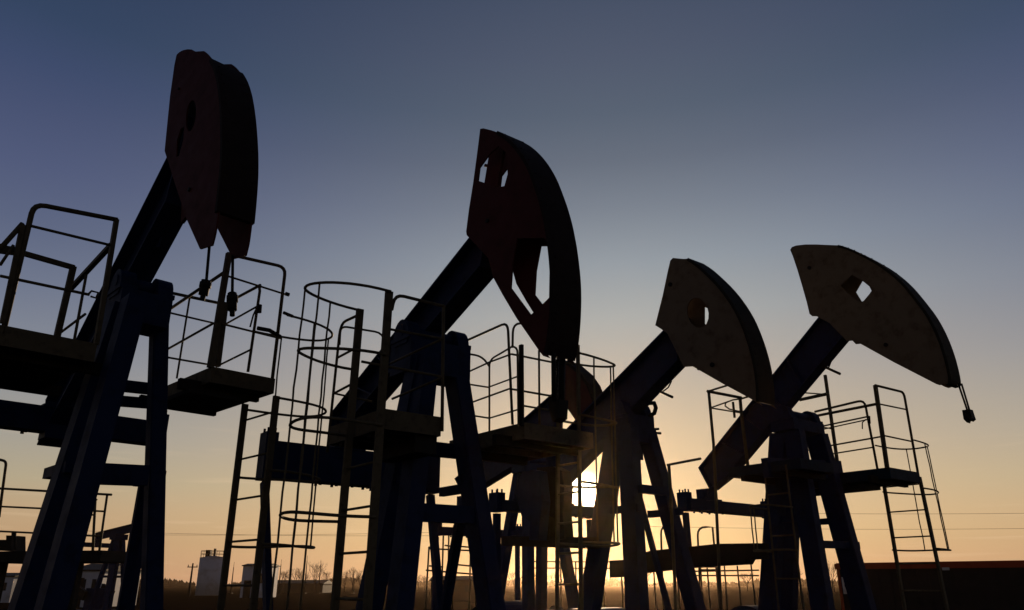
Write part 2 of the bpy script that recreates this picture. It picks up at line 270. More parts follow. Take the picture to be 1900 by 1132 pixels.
  ('drive_pulley','dark_steel',39,None,[('c',(-2.3,.32,.6),(-2.3,.42,.6),.12)]),
  ('skid_base','blue_paint',-1,None,[('x',-3.0,1.2,-.77,-.59,.03,.25),('x',-3.0,1.2,.59,.77,.03,.25),('x',-2.87,-2.73,-.59,.59,.06,.24),('x',-2.11,-1.97,-.59,.59,.06,.24),('x',-1.35,-1.21,-.59,.59,.06,.24),('x',-.59,-.45,-.59,.59,.06,.24),('x',.17,.31,-.59,.59,.06,.24),('x',.93,1.07,-.59,.59,.06,.24),('x',-2.55,-.45,-.58,.58,.242,.36)]),
  ('dark_hole_backing','dark_steel',-1,None,[('p',((.076,6.426),(1.057,5.923),(1.382,4.856),(.466,5.223)),(),-.06,-.045)]),  # added sheet behind the side plate holes, blocks the sky so they stay dark
  ('bridle_cable','dark_steel',-1,None,[('t',((1.675,-.11,4.185),(1.727,-.11,3.802)),.012,False)]),
  ('cable_clamp','dark_steel',43,None,[('c',(1.727,-.11,3.802),(1.708,-.11,3.683),.036),('c',(1.724,-.11,3.784),(1.718,-.11,3.742),.044),('c',(1.708,-.11,3.683),(1.701,-.11,3.641),.02)]),
  ('bridle_cable','dark_steel',-1,None,[('t',((1.632,.11,4.109),(1.72,.11,3.752)),.012,False)]),
  ('cable_clamp','dark_steel',45,None,[('c',(1.72,.11,3.752),(1.759,.11,3.607),.036),('c',(1.726,.11,3.73),(1.74,.11,3.68),.044),('c',(1.759,.11,3.607),(1.773,.11,3.556),.02)]),
 ]),
 dict(name='pumpjack',label='pumpjack whose dark red horsehead has cut-out windows, above the middle caged ladder',cat='pumpjack',group='pumpjacks in a row',loc=(-.84, 7.61, .0),yaw=-52,parts=[
  ('horsehead','red_paint',-1,None,[]),
  ('side_plate','red_paint',0,None,[('p',((.817,4.856),(.806,4.901),(.846,5.125),(.912,5.402),(.978,5.745),(1.019,5.979),(1.076,5.957),(1.225,5.855),(1.376,5.741),(1.33,5.785),(1.341,5.776),(1.362,5.756),(1.393,5.726),(1.436,5.687),(1.477,5.645),(1.518,5.601),(1.559,5.554),(1.599,5.505),(1.639,5.453),(1.677,5.398),(1.716,5.34),(1.754,5.279),(1.788,5.217),(1.82,5.155),(1.85,5.092),(1.876,5.028),(1.901,4.965),(1.925,4.903),(1.948,4.84),(1.969,4.779),(1.989,4.718),(2.006,4.658),(2.022,4.599),(2.036,4.541),(2.048,4.482),(2.06,4.423),(2.071,4.363),(2.08,4.302),(2.089,4.242),(2.095,4.182),(2.101,4.124),(2.105,4.067),(2.108,4.01),(2.109,3.954),(2.108,3.9),(2.106,3.846),(2.102,3.792),(2.098,3.739),(2.092,3.687),(2.084,3.635),(2.077,3.588),(2.069,3.546),(2.061,3.508),(2.053,3.475),(2.045,3.445),(2.037,3.418),(2.028,3.395),(2.019,3.375),(2.012,3.36),(2.007,3.35),(2.005,3.345),(2.039,3.31),(1.959,3.346),(1.912,3.398),(1.607,3.773),(1.413,4.041),(1.264,4.262),(1.185,4.479)),(((1.192,5.605),(1.021,5.525),(.996,5.389),(1.162,5.28),(1.321,5.169),(1.431,5.139),(1.481,5.244),(1.464,5.481),(1.334,5.622)),((1.625,4.523),(1.983,4.396),(2.045,4.333),(2.059,4.079),(2.046,3.827),(1.927,3.781),(1.805,3.742),(1.531,4.072),(1.554,4.299))),-.144,-.13)]),
  ('side_plate','red_paint',0,None,[('p',((.817,4.856),(.806,4.901),(.846,5.125),(.912,5.402),(.978,5.745),(1.019,5.979),(1.076,5.957),(1.225,5.855),(1.376,5.741),(1.33,5.785),(1.341,5.776),(1.362,5.756),(1.393,5.726),(1.436,5.687),(1.477,5.645),(1.518,5.601),(1.559,5.554),(1.599,5.505),(1.639,5.453),(1.677,5.398),(1.716,5.34),(1.754,5.279),(1.788,5.217),(1.82,5.155),(1.85,5.092),(1.876,5.028),(1.901,4.965),(1.925,4.903),(1.948,4.84),(1.969,4.779),(1.989,4.718),(2.006,4.658),(2.022,4.599),(2.036,4.541),(2.048,4.482),(2.06,4.423),(2.071,4.363),(2.08,4.302),(2.089,4.242),(2.095,4.182),(2.101,4.124),(2.105,4.067),(2.108,4.01),(2.109,3.954),(2.108,3.9),(2.106,3.846),(2.102,3.792),(2.098,3.739),(2.092,3.687),(2.084,3.635),(2.077,3.588),(2.069,3.546),(2.061,3.508),(2.053,3.475),(2.045,3.445),(2.037,3.418),(2.028,3.395),(2.019,3.375),(2.012,3.36),(2.007,3.35),(2.005,3.345),(2.039,3.31),(1.959,3.346),(1.912,3.398),(1.607,3.773),(1.413,4.041),(1.264,4.262),(1.185,4.479)),(((1.192,5.605),(1.021,5.525),(.996,5.389),(1.162,5.28),(1.321,5.169),(1.431,5.139),(1.481,5.244),(1.464,5.481),(1.334,5.622)),((1.625,4.523),(1.983,4.396),(2.045,4.333),(2.059,4.079),(2.046,3.827),(1.927,3.781),(1.805,3.742),(1.531,4.072),(1.554,4.299))),.13,.144)]),
  ('arc_plate','red_paint_dark',0,None,[('p',((1.334,5.79),(1.344,5.78),(1.365,5.761),(1.397,5.731),(1.44,5.692),(1.481,5.65),(1.523,5.605),(1.563,5.558),(1.603,5.509),(1.643,5.457),(1.682,5.401),(1.721,5.343),(1.758,5.282),(1.793,5.22),(1.825,5.158),(1.855,5.095),(1.881,5.031),(1.906,4.968),(1.93,4.905),(1.953,4.843),(1.975,4.781),(1.994,4.72),(2.012,4.66),(2.028,4.601),(2.042,4.543),(2.054,4.484),(2.066,4.424),(2.077,4.364),(2.086,4.303),(2.094,4.242),(2.101,4.183),(2.107,4.124),(2.111,4.067),(2.114,4.01),(2.115,3.954),(2.114,3.899),(2.112,3.845),(2.108,3.792),(2.103,3.739),(2.097,3.686),(2.09,3.634),(2.083,3.587),(2.075,3.545),(2.067,3.507),(2.059,3.473),(2.051,3.443),(2.042,3.417),(2.033,3.393),(2.024,3.373),(2.017,3.358),(2.013,3.348),(2.011,3.343),(1.976,3.354),(1.979,3.359),(1.983,3.369),(1.99,3.384),(1.999,3.404),(2.008,3.427),(2.016,3.453),(2.024,3.482),(2.032,3.515),(2.04,3.552),(2.047,3.594),(2.055,3.641),(2.062,3.691),(2.068,3.743),(2.072,3.795),(2.076,3.848),(2.078,3.901),(2.079,3.955),(2.078,4.01),(2.075,4.066),(2.071,4.122),(2.066,4.18),(2.059,4.238),(2.051,4.297),(2.041,4.358),(2.031,4.417),(2.019,4.476),(2.007,4.533),(1.993,4.591),(1.978,4.649),(1.961,4.708),(1.941,4.768),(1.92,4.829),(1.898,4.89),(1.874,4.952),(1.85,5.014),(1.824,5.077),(1.795,5.139),(1.764,5.2),(1.729,5.261),(1.692,5.321),(1.654,5.378),(1.616,5.433),(1.577,5.484),(1.538,5.533),(1.498,5.579),(1.457,5.623),(1.416,5.664),(1.375,5.703),(1.343,5.732),(1.323,5.752),(1.312,5.761)),(),-.16,.16),('c',(1.397,-.11,5.731),(1.402,-.11,5.737),.009),('c',(1.397,.11,5.731),(1.402,.11,5.737),.009),('c',(1.523,-.11,5.605),(1.528,-.11,5.611),.009),('c',(1.523,.11,5.605),(1.528,.11,5.611),.009),('c',(1.643,-.11,5.457),(1.649,-.11,5.462),.009),('c',(1.643,.11,5.457),(1.649,.11,5.462),.009),('c',(1.758,-.11,5.282),(1.765,-.11,5.287),.009),('c',(1.758,.11,5.282),(1.765,.11,5.287),.009),('c',(1.855,-.11,5.095),(1.862,-.11,5.099),.009),('c',(1.855,.11,5.095),(1.862,.11,5.099),.009),('c',(1.93,-.11,4.905),(1.938,-.11,4.909),.009),('c',(1.93,.11,4.905),(1.938,.11,4.909),.009),('c',(1.994,-.11,4.72),(2.002,-.11,4.723),.009),('c',(1.994,.11,4.72),(2.002,.11,4.723),.009),('c',(2.042,-.11,4.543),(2.049,-.11,4.545),.009),('c',(2.042,.11,4.543),(2.049,.11,4.545),.009),('c',(2.077,-.11,4.364),(2.084,-.11,4.365),.009),('c',(2.077,.11,4.364),(2.084,.11,4.365),.009),('c',(2.101,-.11,4.183),(2.109,-.11,4.184),.009),('c',(2.101,.11,4.183),(2.109,.11,4.184),.009),('c',(2.114,-.11,4.01),(2.122,-.11,4.01),.009),('c',(2.114,.11,4.01),(2.122,.11,4.01),.009),('c',(2.112,-.11,3.845),(2.12,-.11,3.844),.009),('c',(2.112,.11,3.845),(2.12,.11,3.844),.009),('c',(2.097,-.11,3.686),(2.105,-.11,3.685),.009),('c',(2.097,.11,3.686),(2.105,.11,3.685),.009),('c',(2.075,-.11,3.545),(2.083,-.11,3.543),.009),('c',(2.075,.11,3.545),(2.083,.11,3.543),.009),('c',(2.051,-.11,3.443),(2.059,-.11,3.441),.009),('c',(2.051,.11,3.443),(2.059,.11,3.441),.009),('c',(2.024,-.11,3.373),(2.032,-.11,3.371),.009),('c',(2.024,.11,3.373),(2.032,.11,3.371),.009)]),
  ('inner_brace','red_paint',0,None,[('b',(1.151,0,5.824),(1.03,0,5.346),.25,.03)]),
  ('inner_brace','red_paint',0,None,[('b',(.913,0,5.653),(1.19,0,5.494),.02,.03)]),
  ('inner_brace','red_paint',0,None,[('b',(1.407,0,5.466),(1.567,0,4.708),.03,.03)]),
  ('inner_brace','red_paint',0,None,[('b',(1.766,0,4.959),(1.447,0,4.754),.03,.03)]),
  ('bolt_boss','dark_steel',0,None,[('c',(1.172,-.16,4.873),(1.172,-.144,4.873),.02)]),
  ('walking_beam','blue_paint',-1,None,[('ib',((1.191,4.999),(-2.083,3.548),(-2.078,3.206),(-1.958,3.186),(-1.458,3.423),(1.009,4.469)),.12)]),
  ('samson_post','blue_paint',-1,None,[]),
  ('leg','blue_paint',10,None,[('ch',(.27,-.214,3.73),(.619,-.683,.25),.2,.16,-1)]),
  ('foot_plate','blue_paint',10,None,[('x',.459,.779,-.843,-.523,.252,.28)]),
  ('leg','blue_paint',10,None,[('ch',(.173,-.236,3.73),(-.133,-.669,.25),.2,.16,-1)]),
  ('foot_plate','blue_paint',10,None,[('x',-.293,.027,-.829,-.509,.252,.28)]),
  ('leg','blue_paint',10,None,[('ch',(.074,.254,3.73),(.534,.658,.25),.22,.16,1)]),
  ('foot_plate','blue_paint',10,None,[('x',.374,.694,.498,.818,.252,.28)]),
  ('leg','blue_paint',10,None,[('ch',(.036,.4,2.249),(-.999,.713,.25),.08,.08,1)]),
  ('foot_plate','blue_paint',10,None,[('x',-1.159,-.839,.553,.873,.252,.28)]),
  ('tie_bar','blue_paint',10,None,[('b',(.401,-.553,1.1),(-.586,-.553,1.1),.06,.09)]),
  ('tie_bar','blue_paint',10,None,[('b',(.258,-.404,2.5),(-.345,-.404,2.5),.06,.09)]),
  ('tie_bar','blue_paint',10,None,[('b',(.401,.553,1.1),(-.586,.553,1.1),.06,.09)]),
  ('tie_bar','blue_paint',10,None,[('b',(.258,.404,2.5),(-.345,.404,2.5),.06,.09)]),
  ('tie_bar','blue_paint',10,None,[('b',(.422,-.575,.9),(.422,.575,.9),.08,.12)]),
  ('tie_bar','blue_paint',10,None,[('b',(-.62,-.575,.9),(-.62,.575,.9),.08,.12)]),
  ('tie_bar','blue_paint',10,None,[('b',(.3,-.338,2.218),(.3,.402,2.222),.1,.16)]),
  ('tie_bar','blue_paint',10,None,[('b',(-.2,-.024,2.903),(-.2,.739,2.913),.1,.14)]),
  ('saddle_bearing','blue_paint',-1,None,[('x',-.2,.2,-.36,.36,3.58,3.92),('c',(0,-.38,4.02),(0,.38,4.02),.07)]),
  ('bearing_cap','blue_paint',27,None,[('p',((.124,3.873),(.145,3.925),(.15,3.982),(.138,4.037),(.111,4.086),(.072,4.121),(.025,4.14),(-.025,4.14),(-.072,4.121),(-.111,4.086),(-.138,4.037),(-.15,3.982),(-.145,3.925),(-.124,3.873)),(),-.37,-.23),('x',-.18,.18,-.38,-.22,3.915,3.96),('c',(.13,-.3,3.95),(.13,-.3,4.05),.016),('c',(-.13,-.3,3.95),(-.13,-.3,4.05),.016)]),
  ('bearing_cap','blue_paint',27,None,[('p',((.124,3.873),(.145,3.925),(.15,3.982),(.138,4.037),(.111,4.086),(.072,4.121),(.025,4.14),(-.025,4.14),(-.072,4.121),(-.111,4.086),(-.138,4.037),(-.15,3.982),(-.145,3.925),(-.124,3.873)),(),.23,.37),('x',-.18,.18,.22,.38,3.915,3.96),('c',(.13,.3,3.95),(.13,.3,4.05),.016),('c',(-.13,.3,3.95),(-.13,.3,4.05),.016)]),
  ('equalizer','blue_paint',-1,None,[('b',(-1.85,-.922,2.889),(-1.85,1.21,2.889),.26,.4),('x',-2.0,-1.7,-.2,.2,3.079,3.109)]),
  ('tail_bearing','blue_paint',30,None,[('x',-1.97,-1.73,-.13,.13,3.089,3.176),('c',(-1.85,-.17,3.133),(-1.85,.17,3.133),.07),('c',(-1.91,-.3,2.659),(-1.91,-.3,2.689),.018),('c',(-1.91,-.1,2.659),(-1.91,-.1,2.689),.018),('c',(-1.91,.1,2.659),(-1.91,.1,2.689),.018),('c',(-1.91,.3,2.659),(-1.91,.3,2.689),.018),('c',(-1.79,-.3,2.659),(-1.79,-.3,2.689),.018),('c',(-1.79,-.1,2.659),(-1.79,-.1,2.689),.018),('c',(-1.79,.1,2.659),(-1.79,.1,2.689),.018),('c',(-1.79,.3,2.659),(-1.79,.3,2.689),.018)]),
  ('wrist_block','blue_paint',30,None,[('x',-1.95,-1.75,-.992,-.852,2.669,3.189),('c',(-1.91,-.962,3.179),(-1.91,-.962,3.239),.014),('c',(-1.91,-.882,3.179),(-1.91,-.882,3.239),.014),('c',(-1.79,-.962,3.179),(-1.79,-.962,3.239),.014),('c',(-1.79,-.882,3.179),(-1.79,-.882,3.239),.014)]),
  ('pitman_arm','blue_paint',-1,None,[('b',(-1.85,-.922,2.649),(-1.223,-.922,.95),.07,.09)]),
  ('crank','dark_steel',-1,None,[('b',(-1.223,-.822,.95),(-1.0,-.822,1.0),.09,.26),('c',(-1.223,-.882,.95),(-1.223,-.972,.95),.06),('c',(-1.0,-.882,1.0),(-1.0,-.762,1.0),.2)]),
  ('wrist_block','blue_paint',30,None,[('x',-1.95,-1.75,1.14,1.28,2.669,3.189),('c',(-1.91,1.17,3.179),(-1.91,1.17,3.239),.014),('c',(-1.91,1.25,3.179),(-1.91,1.25,3.239),.014),('c',(-1.79,1.17,3.179),(-1.79,1.17,3.239),.014),('c',(-1.79,1.25,3.179),(-1.79,1.25,3.239),.014)]),
  ('pitman_arm','blue_paint',-1,None,[('b',(-1.85,1.21,2.649),(-1.463,1.21,.95),.07,.09)]),
  ('crank','dark_steel',-1,None,[('b',(-1.463,1.11,.95),(-1.0,1.11,1.0),.09,.26),('c',(-1.463,1.05,.95),(-1.463,1.26,.95),.06),('c',(-1.0,1.05,1.0),(-1.0,1.17,1.0),.2)]),
  ('gearbox','blue_paint',-1,None,[('x',-1.4,-.6,-.5,.5,.45,1.0),('x',-1.5,-.5,-.55,.55,.36,.45),('p',((-.6,1.0),(-.616,1.085),(-.663,1.162),(-.738,1.227),(-.834,1.273),(-.943,1.297),(-1.057,1.297),(-1.166,1.273),(-1.262,1.227),(-1.337,1.162),(-1.384,1.085),(-1.4,1.0)),(),-.45,.45),('c',(-1.0,-.85,1.0),(-1.0,.85,1.0),.07)]),
  ('motor','dark_steel',-1,None,[('c',(-2.3,-.3,.6),(-2.3,.3,.6),.2),('x',-2.5,-2.1,-.2,.2,.36,.45)]),
  ('drive_pulley','dark_steel',39,None,[('c',(-2.3,.32,.6),(-2.3,.42,.6),.12)]),
  ('skid_base','blue_paint',-1,None,[('x',-3.0,1.2,-.77,-.59,.03,.25),('x',-3.0,1.2,.59,.77,.03,.25),('x',-2.87,-2.73,-.59,.59,.06,.24),('x',-2.11,-1.97,-.59,.59,.06,.24),('x',-1.35,-1.21,-.59,.59,.06,.24),('x',-.59,-.45,-.59,.59,.06,.24),('x',.17,.31,-.59,.59,.06,.24),('x',.93,1.07,-.59,.59,.06,.24),('x',-2.55,-.45,-.58,.58,.242,.36)]),
  ('bridle_cable','dark_steel',-1,None,[('t',((2.027,-.09,3.365),(2.022,-.09,2.965)),.02,False)]),
  ('chain','dark_steel',-1,None,[('t',((1.963,.0,3.36),(1.963,.013,3.353),(1.963,.018,3.336),(1.963,.013,3.319),(1.963,.0,3.312),(1.963,-.013,3.319),(1.963,-.018,3.336),(1.963,-.013,3.353),(1.963,-.0,3.36)),.005,False),('t',((1.962,.0,3.339),(1.97,.0,3.332),(1.974,.0,3.315),(1.97,.0,3.298),(1.962,.0,3.291),(1.953,.0,3.298),(1.95,.0,3.315),(1.953,.0,3.332),(1.962,.0,3.339)),.005,False),('t',((1.96,.0,3.317),(1.96,.013,3.31),(1.96,.018,3.293),(1.96,.013,3.276),(1.96,.0,3.269),(1.96,-.013,3.276),(1.96,-.018,3.293),(1.96,-.013,3.31),(1.96,-.0,3.317)),.005,False),('t',((1.958,.0,3.296),(1.967,.0,3.289),(1.97,.0,3.272),(1.967,.0,3.255),(1.958,.0,3.248),(1.95,.0,3.255),(1.946,.0,3.272),(1.95,.0,3.289),(1.958,.0,3.296)),.005,False),('t',((1.957,.0,3.275),(1.957,.013,3.268),(1.957,.018,3.251),(1.957,.013,3.234),(1.957,.0,3.227),(1.957,-.013,3.234),(1.957,-.018,3.251),(1.957,-.013,3.268),(1.957,-.0,3.275)),.005,False),('t',((1.955,.0,3.253),(1.964,.0,3.246),(1.967,.0,3.229),(1.964,.0,3.212),(1.955,.0,3.205),(1.947,.0,3.212),(1.943,.0,3.229),(1.947,.0,3.246),(1.955,.0,3.253)),.005,False),('t',((1.954,.0,3.232),(1.954,.013,3.225),(1.954,.018,3.208),(1.954,.013,3.191),(1.954,.0,3.184),(1.954,-.013,3.191),(1.954,-.018,3.208),(1.954,-.013,3.225),(1.954,-.0,3.232)),.005,False),('t',((1.952,.0,3.21),(1.961,.0,3.203),(1.964,.0,3.186),(1.961,.0,3.17),(1.952,.0,3.162),(1.944,.0,3.169),(1.94,.0,3.186),(1.944,.0,3.203),(1.952,.0,3.21)),.005,False),('t',((1.95,.0,3.189),(1.95,.013,3.182),(1.95,.018,3.165),(1.95,.013,3.148),(1.95,.0,3.141),(1.95,-.013,3.148),(1.95,-.018,3.165),(1.95,-.013,3.182),(1.95,-.0,3.189)),.005,False),('t',((1.949,.0,3.168),(1.957,.0,3.161),(1.961,.0,3.144),(1.957,.0,3.127),(1.949,.0,3.12),(1.94,.0,3.127),(1.937,.0,3.144),(1.94,.0,3.161),(1.949,.0,3.168)),.005,False),('t',((1.947,.0,3.146),(1.947,.013,3.139),(1.947,.018,3.122),(1.947,.013,3.105),(1.947,.0,3.098),(1.947,-.013,3.105),(1.947,-.018,3.122),(1.947,-.013,3.139),(1.947,-.0,3.146)),.005,False),('t',((1.946,.0,3.125),(1.954,.0,3.118),(1.958,.0,3.101),(1.954,.0,3.084),(1.946,.0,3.077),(1.937,.0,3.084),(1.934,.0,3.101),(1.937,.0,3.118),(1.946,.0,3.125)),.005,False),('t',((1.944,.0,3.103),(1.944,.013,3.096),(1.944,.018,3.08),(1.944,.013,3.063),(1.944,.0,3.055),(1.944,-.013,3.062),(1.944,-.018,3.079),(1.944,-.013,3.096),(1.944,-.0,3.103)),.005,False),('t',((1.942,.0,3.082),(1.951,.0,3.075),(1.954,.0,3.058),(1.951,.0,3.041),(1.942,.0,3.034),(1.934,.0,3.041),(1.93,.0,3.058),(1.934,.0,3.075),(1.942,.0,3.082)),.005,False),('t',((1.941,.0,3.061),(1.941,.013,3.054),(1.941,.018,3.037),(1.941,.013,3.02),(1.941,.0,3.013),(1.941,-.013,3.02),(1.941,-.018,3.037),(1.941,-.013,3.054),(1.941,-.0,3.061)),.005,False)]),
  ('bridle_cable','dark_steel',-1,None,[('t',((1.919,.1,3.401),(1.889,.1,2.903)),.03,False)]),
  ('carrier_bar','dark_steel',-1,None,[('p',((1.9,3.013),(2.038,2.988),(2.02,2.842),(1.954,2.818),(1.917,2.908)),(),-.05,.05)]),
 ]),
 dict(name='pumpjack',label='blue pumpjack with a yellow-grey horsehead pierced by an oval hole, standing beside the low sun',cat='pumpjack',group='pumpjacks in a row',loc=(1.76, 10.3, .0),yaw=-52,parts=[
  ('horsehead','yellow_paint',-1,None,[]),
  ('side_plate','yellow_paint',0,None,[('p',((.485,4.904),(.557,5.07),(.654,5.292),(.768,5.596),(.829,5.743),(.879,5.765),(1.059,5.688),(1.136,5.668),(1.144,5.66),(1.16,5.645),(1.185,5.622),(1.217,5.591),(1.25,5.559),(1.282,5.525),(1.313,5.49),(1.344,5.453),(1.377,5.412),(1.412,5.369),(1.449,5.322),(1.488,5.272),(1.524,5.223),(1.559,5.175),(1.591,5.128),(1.62,5.082),(1.649,5.035),(1.677,4.988),(1.704,4.939),(1.73,4.89),(1.755,4.842),(1.777,4.796),(1.797,4.75),(1.815,4.706),(1.832,4.662),(1.848,4.617),(1.863,4.572),(1.876,4.527),(1.889,4.481),(1.901,4.435),(1.913,4.388),(1.924,4.341),(1.934,4.294),(1.943,4.248),(1.951,4.202),(1.958,4.156),(1.964,4.111),(1.969,4.066),(1.974,4.022),(1.977,3.978),(1.98,3.934),(1.981,3.889),(1.981,3.844),(1.981,3.798),(1.979,3.754),(1.976,3.712),(1.972,3.673),(1.967,3.635),(1.963,3.606),(1.96,3.587),(1.959,3.578),(1.994,3.53),(1.84,3.646),(1.469,3.902),(1.052,4.204),(.914,4.227),(.689,4.729),(.584,4.824)),(((1.376,4.834),(1.365,4.759),(1.33,4.703),(1.277,4.673),(1.214,4.675),(1.149,4.707),(1.092,4.766),(1.053,4.844),(1.037,4.928),(1.048,5.005),(1.084,5.063),(1.139,5.093),(1.204,5.089),(1.27,5.055),(1.325,4.994),(1.362,4.916)),),-.144,-.13)]),
  ('side_plate','yellow_paint',0,None,[('p',((.485,4.904),(.557,5.07),(.654,5.292),(.768,5.596),(.829,5.743),(.879,5.765),(1.059,5.688),(1.136,5.668),(1.144,5.66),(1.16,5.645),(1.185,5.622),(1.217,5.591),(1.25,5.559),(1.282,5.525),(1.313,5.49),(1.344,5.453),(1.377,5.412),(1.412,5.369),(1.449,5.322),(1.488,5.272),(1.524,5.223),(1.559,5.175),(1.591,5.128),(1.62,5.082),(1.649,5.035),(1.677,4.988),(1.704,4.939),(1.73,4.89),(1.755,4.842),(1.777,4.796),(1.797,4.75),(1.815,4.706),(1.832,4.662),(1.848,4.617),(1.863,4.572),(1.876,4.527),(1.889,4.481),(1.901,4.435),(1.913,4.388),(1.924,4.341),(1.934,4.294),(1.943,4.248),(1.951,4.202),(1.958,4.156),(1.964,4.111),(1.969,4.066),(1.974,4.022),(1.977,3.978),(1.98,3.934),(1.981,3.889),(1.981,3.844),(1.981,3.798),(1.979,3.754),(1.976,3.712),(1.972,3.673),(1.967,3.635),(1.963,3.606),(1.96,3.587),(1.959,3.578),(1.994,3.53),(1.84,3.646),(1.469,3.902),(1.052,4.204),(.914,4.227),(.689,4.729),(.584,4.824)),(((1.114,5.047),(1.222,4.986),(1.26,4.856),(1.213,4.75),(1.125,4.743),(1.09,4.827)),),.13,.144)]),
  ('arc_plate','yellow_paint_dark',0,None,[('p',((1.139,5.673),(1.147,5.665),(1.164,5.65),(1.188,5.627),(1.221,5.596),(1.253,5.564),(1.285,5.53),(1.317,5.494),(1.348,5.457),(1.381,5.417),(1.416,5.373),(1.453,5.326),(1.492,5.276),(1.529,5.227),(1.563,5.179),(1.596,5.131),(1.625,5.085),(1.654,5.039),(1.682,4.991),(1.709,4.942),(1.736,4.893),(1.76,4.845),(1.782,4.798),(1.802,4.753),(1.821,4.709),(1.838,4.664),(1.854,4.619),(1.868,4.574),(1.882,4.529),(1.895,4.483),(1.907,4.436),(1.919,4.389),(1.93,4.342),(1.94,4.295),(1.949,4.248),(1.957,4.202),(1.964,4.157),(1.97,4.111),(1.975,4.067),(1.98,4.022),(1.983,3.978),(1.986,3.934),(1.987,3.889),(1.987,3.843),(1.987,3.797),(1.985,3.754),(1.982,3.712),(1.978,3.672),(1.973,3.634),(1.969,3.605),(1.966,3.586),(1.965,3.577),(1.93,3.584),(1.931,3.593),(1.934,3.612),(1.937,3.64),(1.942,3.677),(1.946,3.717),(1.949,3.758),(1.951,3.801),(1.951,3.846),(1.951,3.891),(1.95,3.935),(1.947,3.979),(1.944,4.022),(1.939,4.065),(1.934,4.109),(1.928,4.154),(1.921,4.199),(1.913,4.244),(1.904,4.289),(1.894,4.336),(1.883,4.382),(1.872,4.428),(1.86,4.474),(1.847,4.519),(1.834,4.564),(1.819,4.608),(1.804,4.652),(1.787,4.696),(1.769,4.739),(1.749,4.783),(1.728,4.829),(1.704,4.876),(1.678,4.925),(1.651,4.973),(1.624,5.019),(1.595,5.065),(1.566,5.111),(1.535,5.157),(1.501,5.204),(1.465,5.252),(1.427,5.302),(1.39,5.348),(1.356,5.391),(1.323,5.431),(1.293,5.467),(1.262,5.502),(1.231,5.536),(1.199,5.568),(1.167,5.598),(1.143,5.62),(1.127,5.635),(1.119,5.643)),(),-.16,.16),('c',(1.188,-.11,5.627),(1.193,-.11,5.633),.009),('c',(1.188,.11,5.627),(1.193,.11,5.633),.009),('c',(1.285,-.11,5.53),(1.291,-.11,5.536),.009),('c',(1.285,.11,5.53),(1.291,.11,5.536),.009),('c',(1.381,-.11,5.417),(1.387,-.11,5.423),.009),('c',(1.381,.11,5.417),(1.387,.11,5.423),.009),('c',(1.492,-.11,5.276),(1.498,-.11,5.281),.009),('c',(1.492,.11,5.276),(1.498,.11,5.281),.009),('c',(1.596,-.11,5.131),(1.602,-.11,5.136),.009),('c',(1.596,.11,5.131),(1.602,.11,5.136),.009),('c',(1.682,-.11,4.991),(1.689,-.11,4.995),.009),('c',(1.682,.11,4.991),(1.689,.11,4.995),.009),('c',(1.76,-.11,4.845),(1.767,-.11,4.848),.009),('c',(1.76,.11,4.845),(1.767,.11,4.848),.009),('c',(1.821,-.11,4.709),(1.828,-.11,4.711),.009),('c',(1.821,.11,4.709),(1.828,.11,4.711),.009),('c',(1.868,-.11,4.574),(1.876,-.11,4.576),.009),('c',(1.868,.11,4.574),(1.876,.11,4.576),.009),('c',(1.907,-.11,4.436),(1.915,-.11,4.438),.009),('c',(1.907,.11,4.436),(1.915,.11,4.438),.009),('c',(1.94,-.11,4.295),(1.948,-.11,4.296),.009),('c',(1.94,.11,4.295),(1.948,.11,4.296),.009),('c',(1.964,-.11,4.157),(1.972,-.11,4.157),.009),('c',(1.964,.11,4.157),(1.972,.11,4.157),.009),('c',(1.98,-.11,4.022),(1.988,-.11,4.022),.009),('c',(1.98,.11,4.022),(1.988,.11,4.022),.009),('c',(1.987,-.11,3.889),(1.995,-.11,3.888),.009),('c',(1.987,.11,3.889),(1.995,.11,3.888),.009),('c',(1.985,-.11,3.754),(1.993,-.11,3.753),.009),('c',(1.985,.11,3.754),(1.993,.11,3.753),.009),('c',(1.973,-.11,3.634),(1.981,-.11,3.632),.009),('c',(1.973,.11,3.634),(1.981,.11,3.632),.009)]),
  ('bolt_boss','dark_steel',0,None,[('c',(.801,-.16,5.4),(.801,-.144,5.4),.03)]),
  ('bolt_boss','dark_steel',0,None,[('c',(1.363,-.16,4.154),(1.363,-.144,4.154),.03)]),
  ('walking_beam','blue_paint',-1,None,[('ib',((.873,4.954),(-1.878,3.524),(-1.848,3.124),(-1.628,2.974),(.792,4.345)),.12)]),
  ('samson_post','blue_paint',-1,None,[]),
  ('leg','blue_paint',7,None,[('ch',(-.163,-.303,3.58),(-.777,-.637,.25),.25,.16,-1)]),
  ('foot_plate','blue_paint',7,None,[('x',-.937,-.617,-.797,-.477,.252,.28)]),
  ('leg','blue_paint',7,None,[('ch',(.025,-.297,3.58),(.268,-.556,.25),.24,.16,-1)]),
  ('foot_plate','blue_paint',7,None,[('x',.108,.428,-.716,-.396,.252,.28)]),
  ('leg','blue_paint',7,None,[('ch',(-.103,.212,3.58),(.39,.7,.25),.2,.16,1)]),
  ('foot_plate','blue_paint',7,None,[('x',.23,.55,.54,.86,.252,.28)]),
  ('leg','blue_paint',7,None,[('ch',(-.424,.3,2.859),(.014,.615,.25),.06,.06,1)]),
  ('foot_plate','blue_paint',7,None,[('x',-.146,.174,.455,.775,.252,.28)]),
  ('tie_bar','blue_paint',7,None,[('b',(.405,-.55,1.1),(-.593,-.55,1.1),.06,.09)]),
  ('tie_bar','blue_paint',7,None,[('b',(.251,-.41,2.5),(-.334,-.41,2.5),.06,.09)]),
  ('tie_bar','blue_paint',7,None,[('b',(.405,.55,1.1),(-.593,.55,1.1),.06,.09)]),
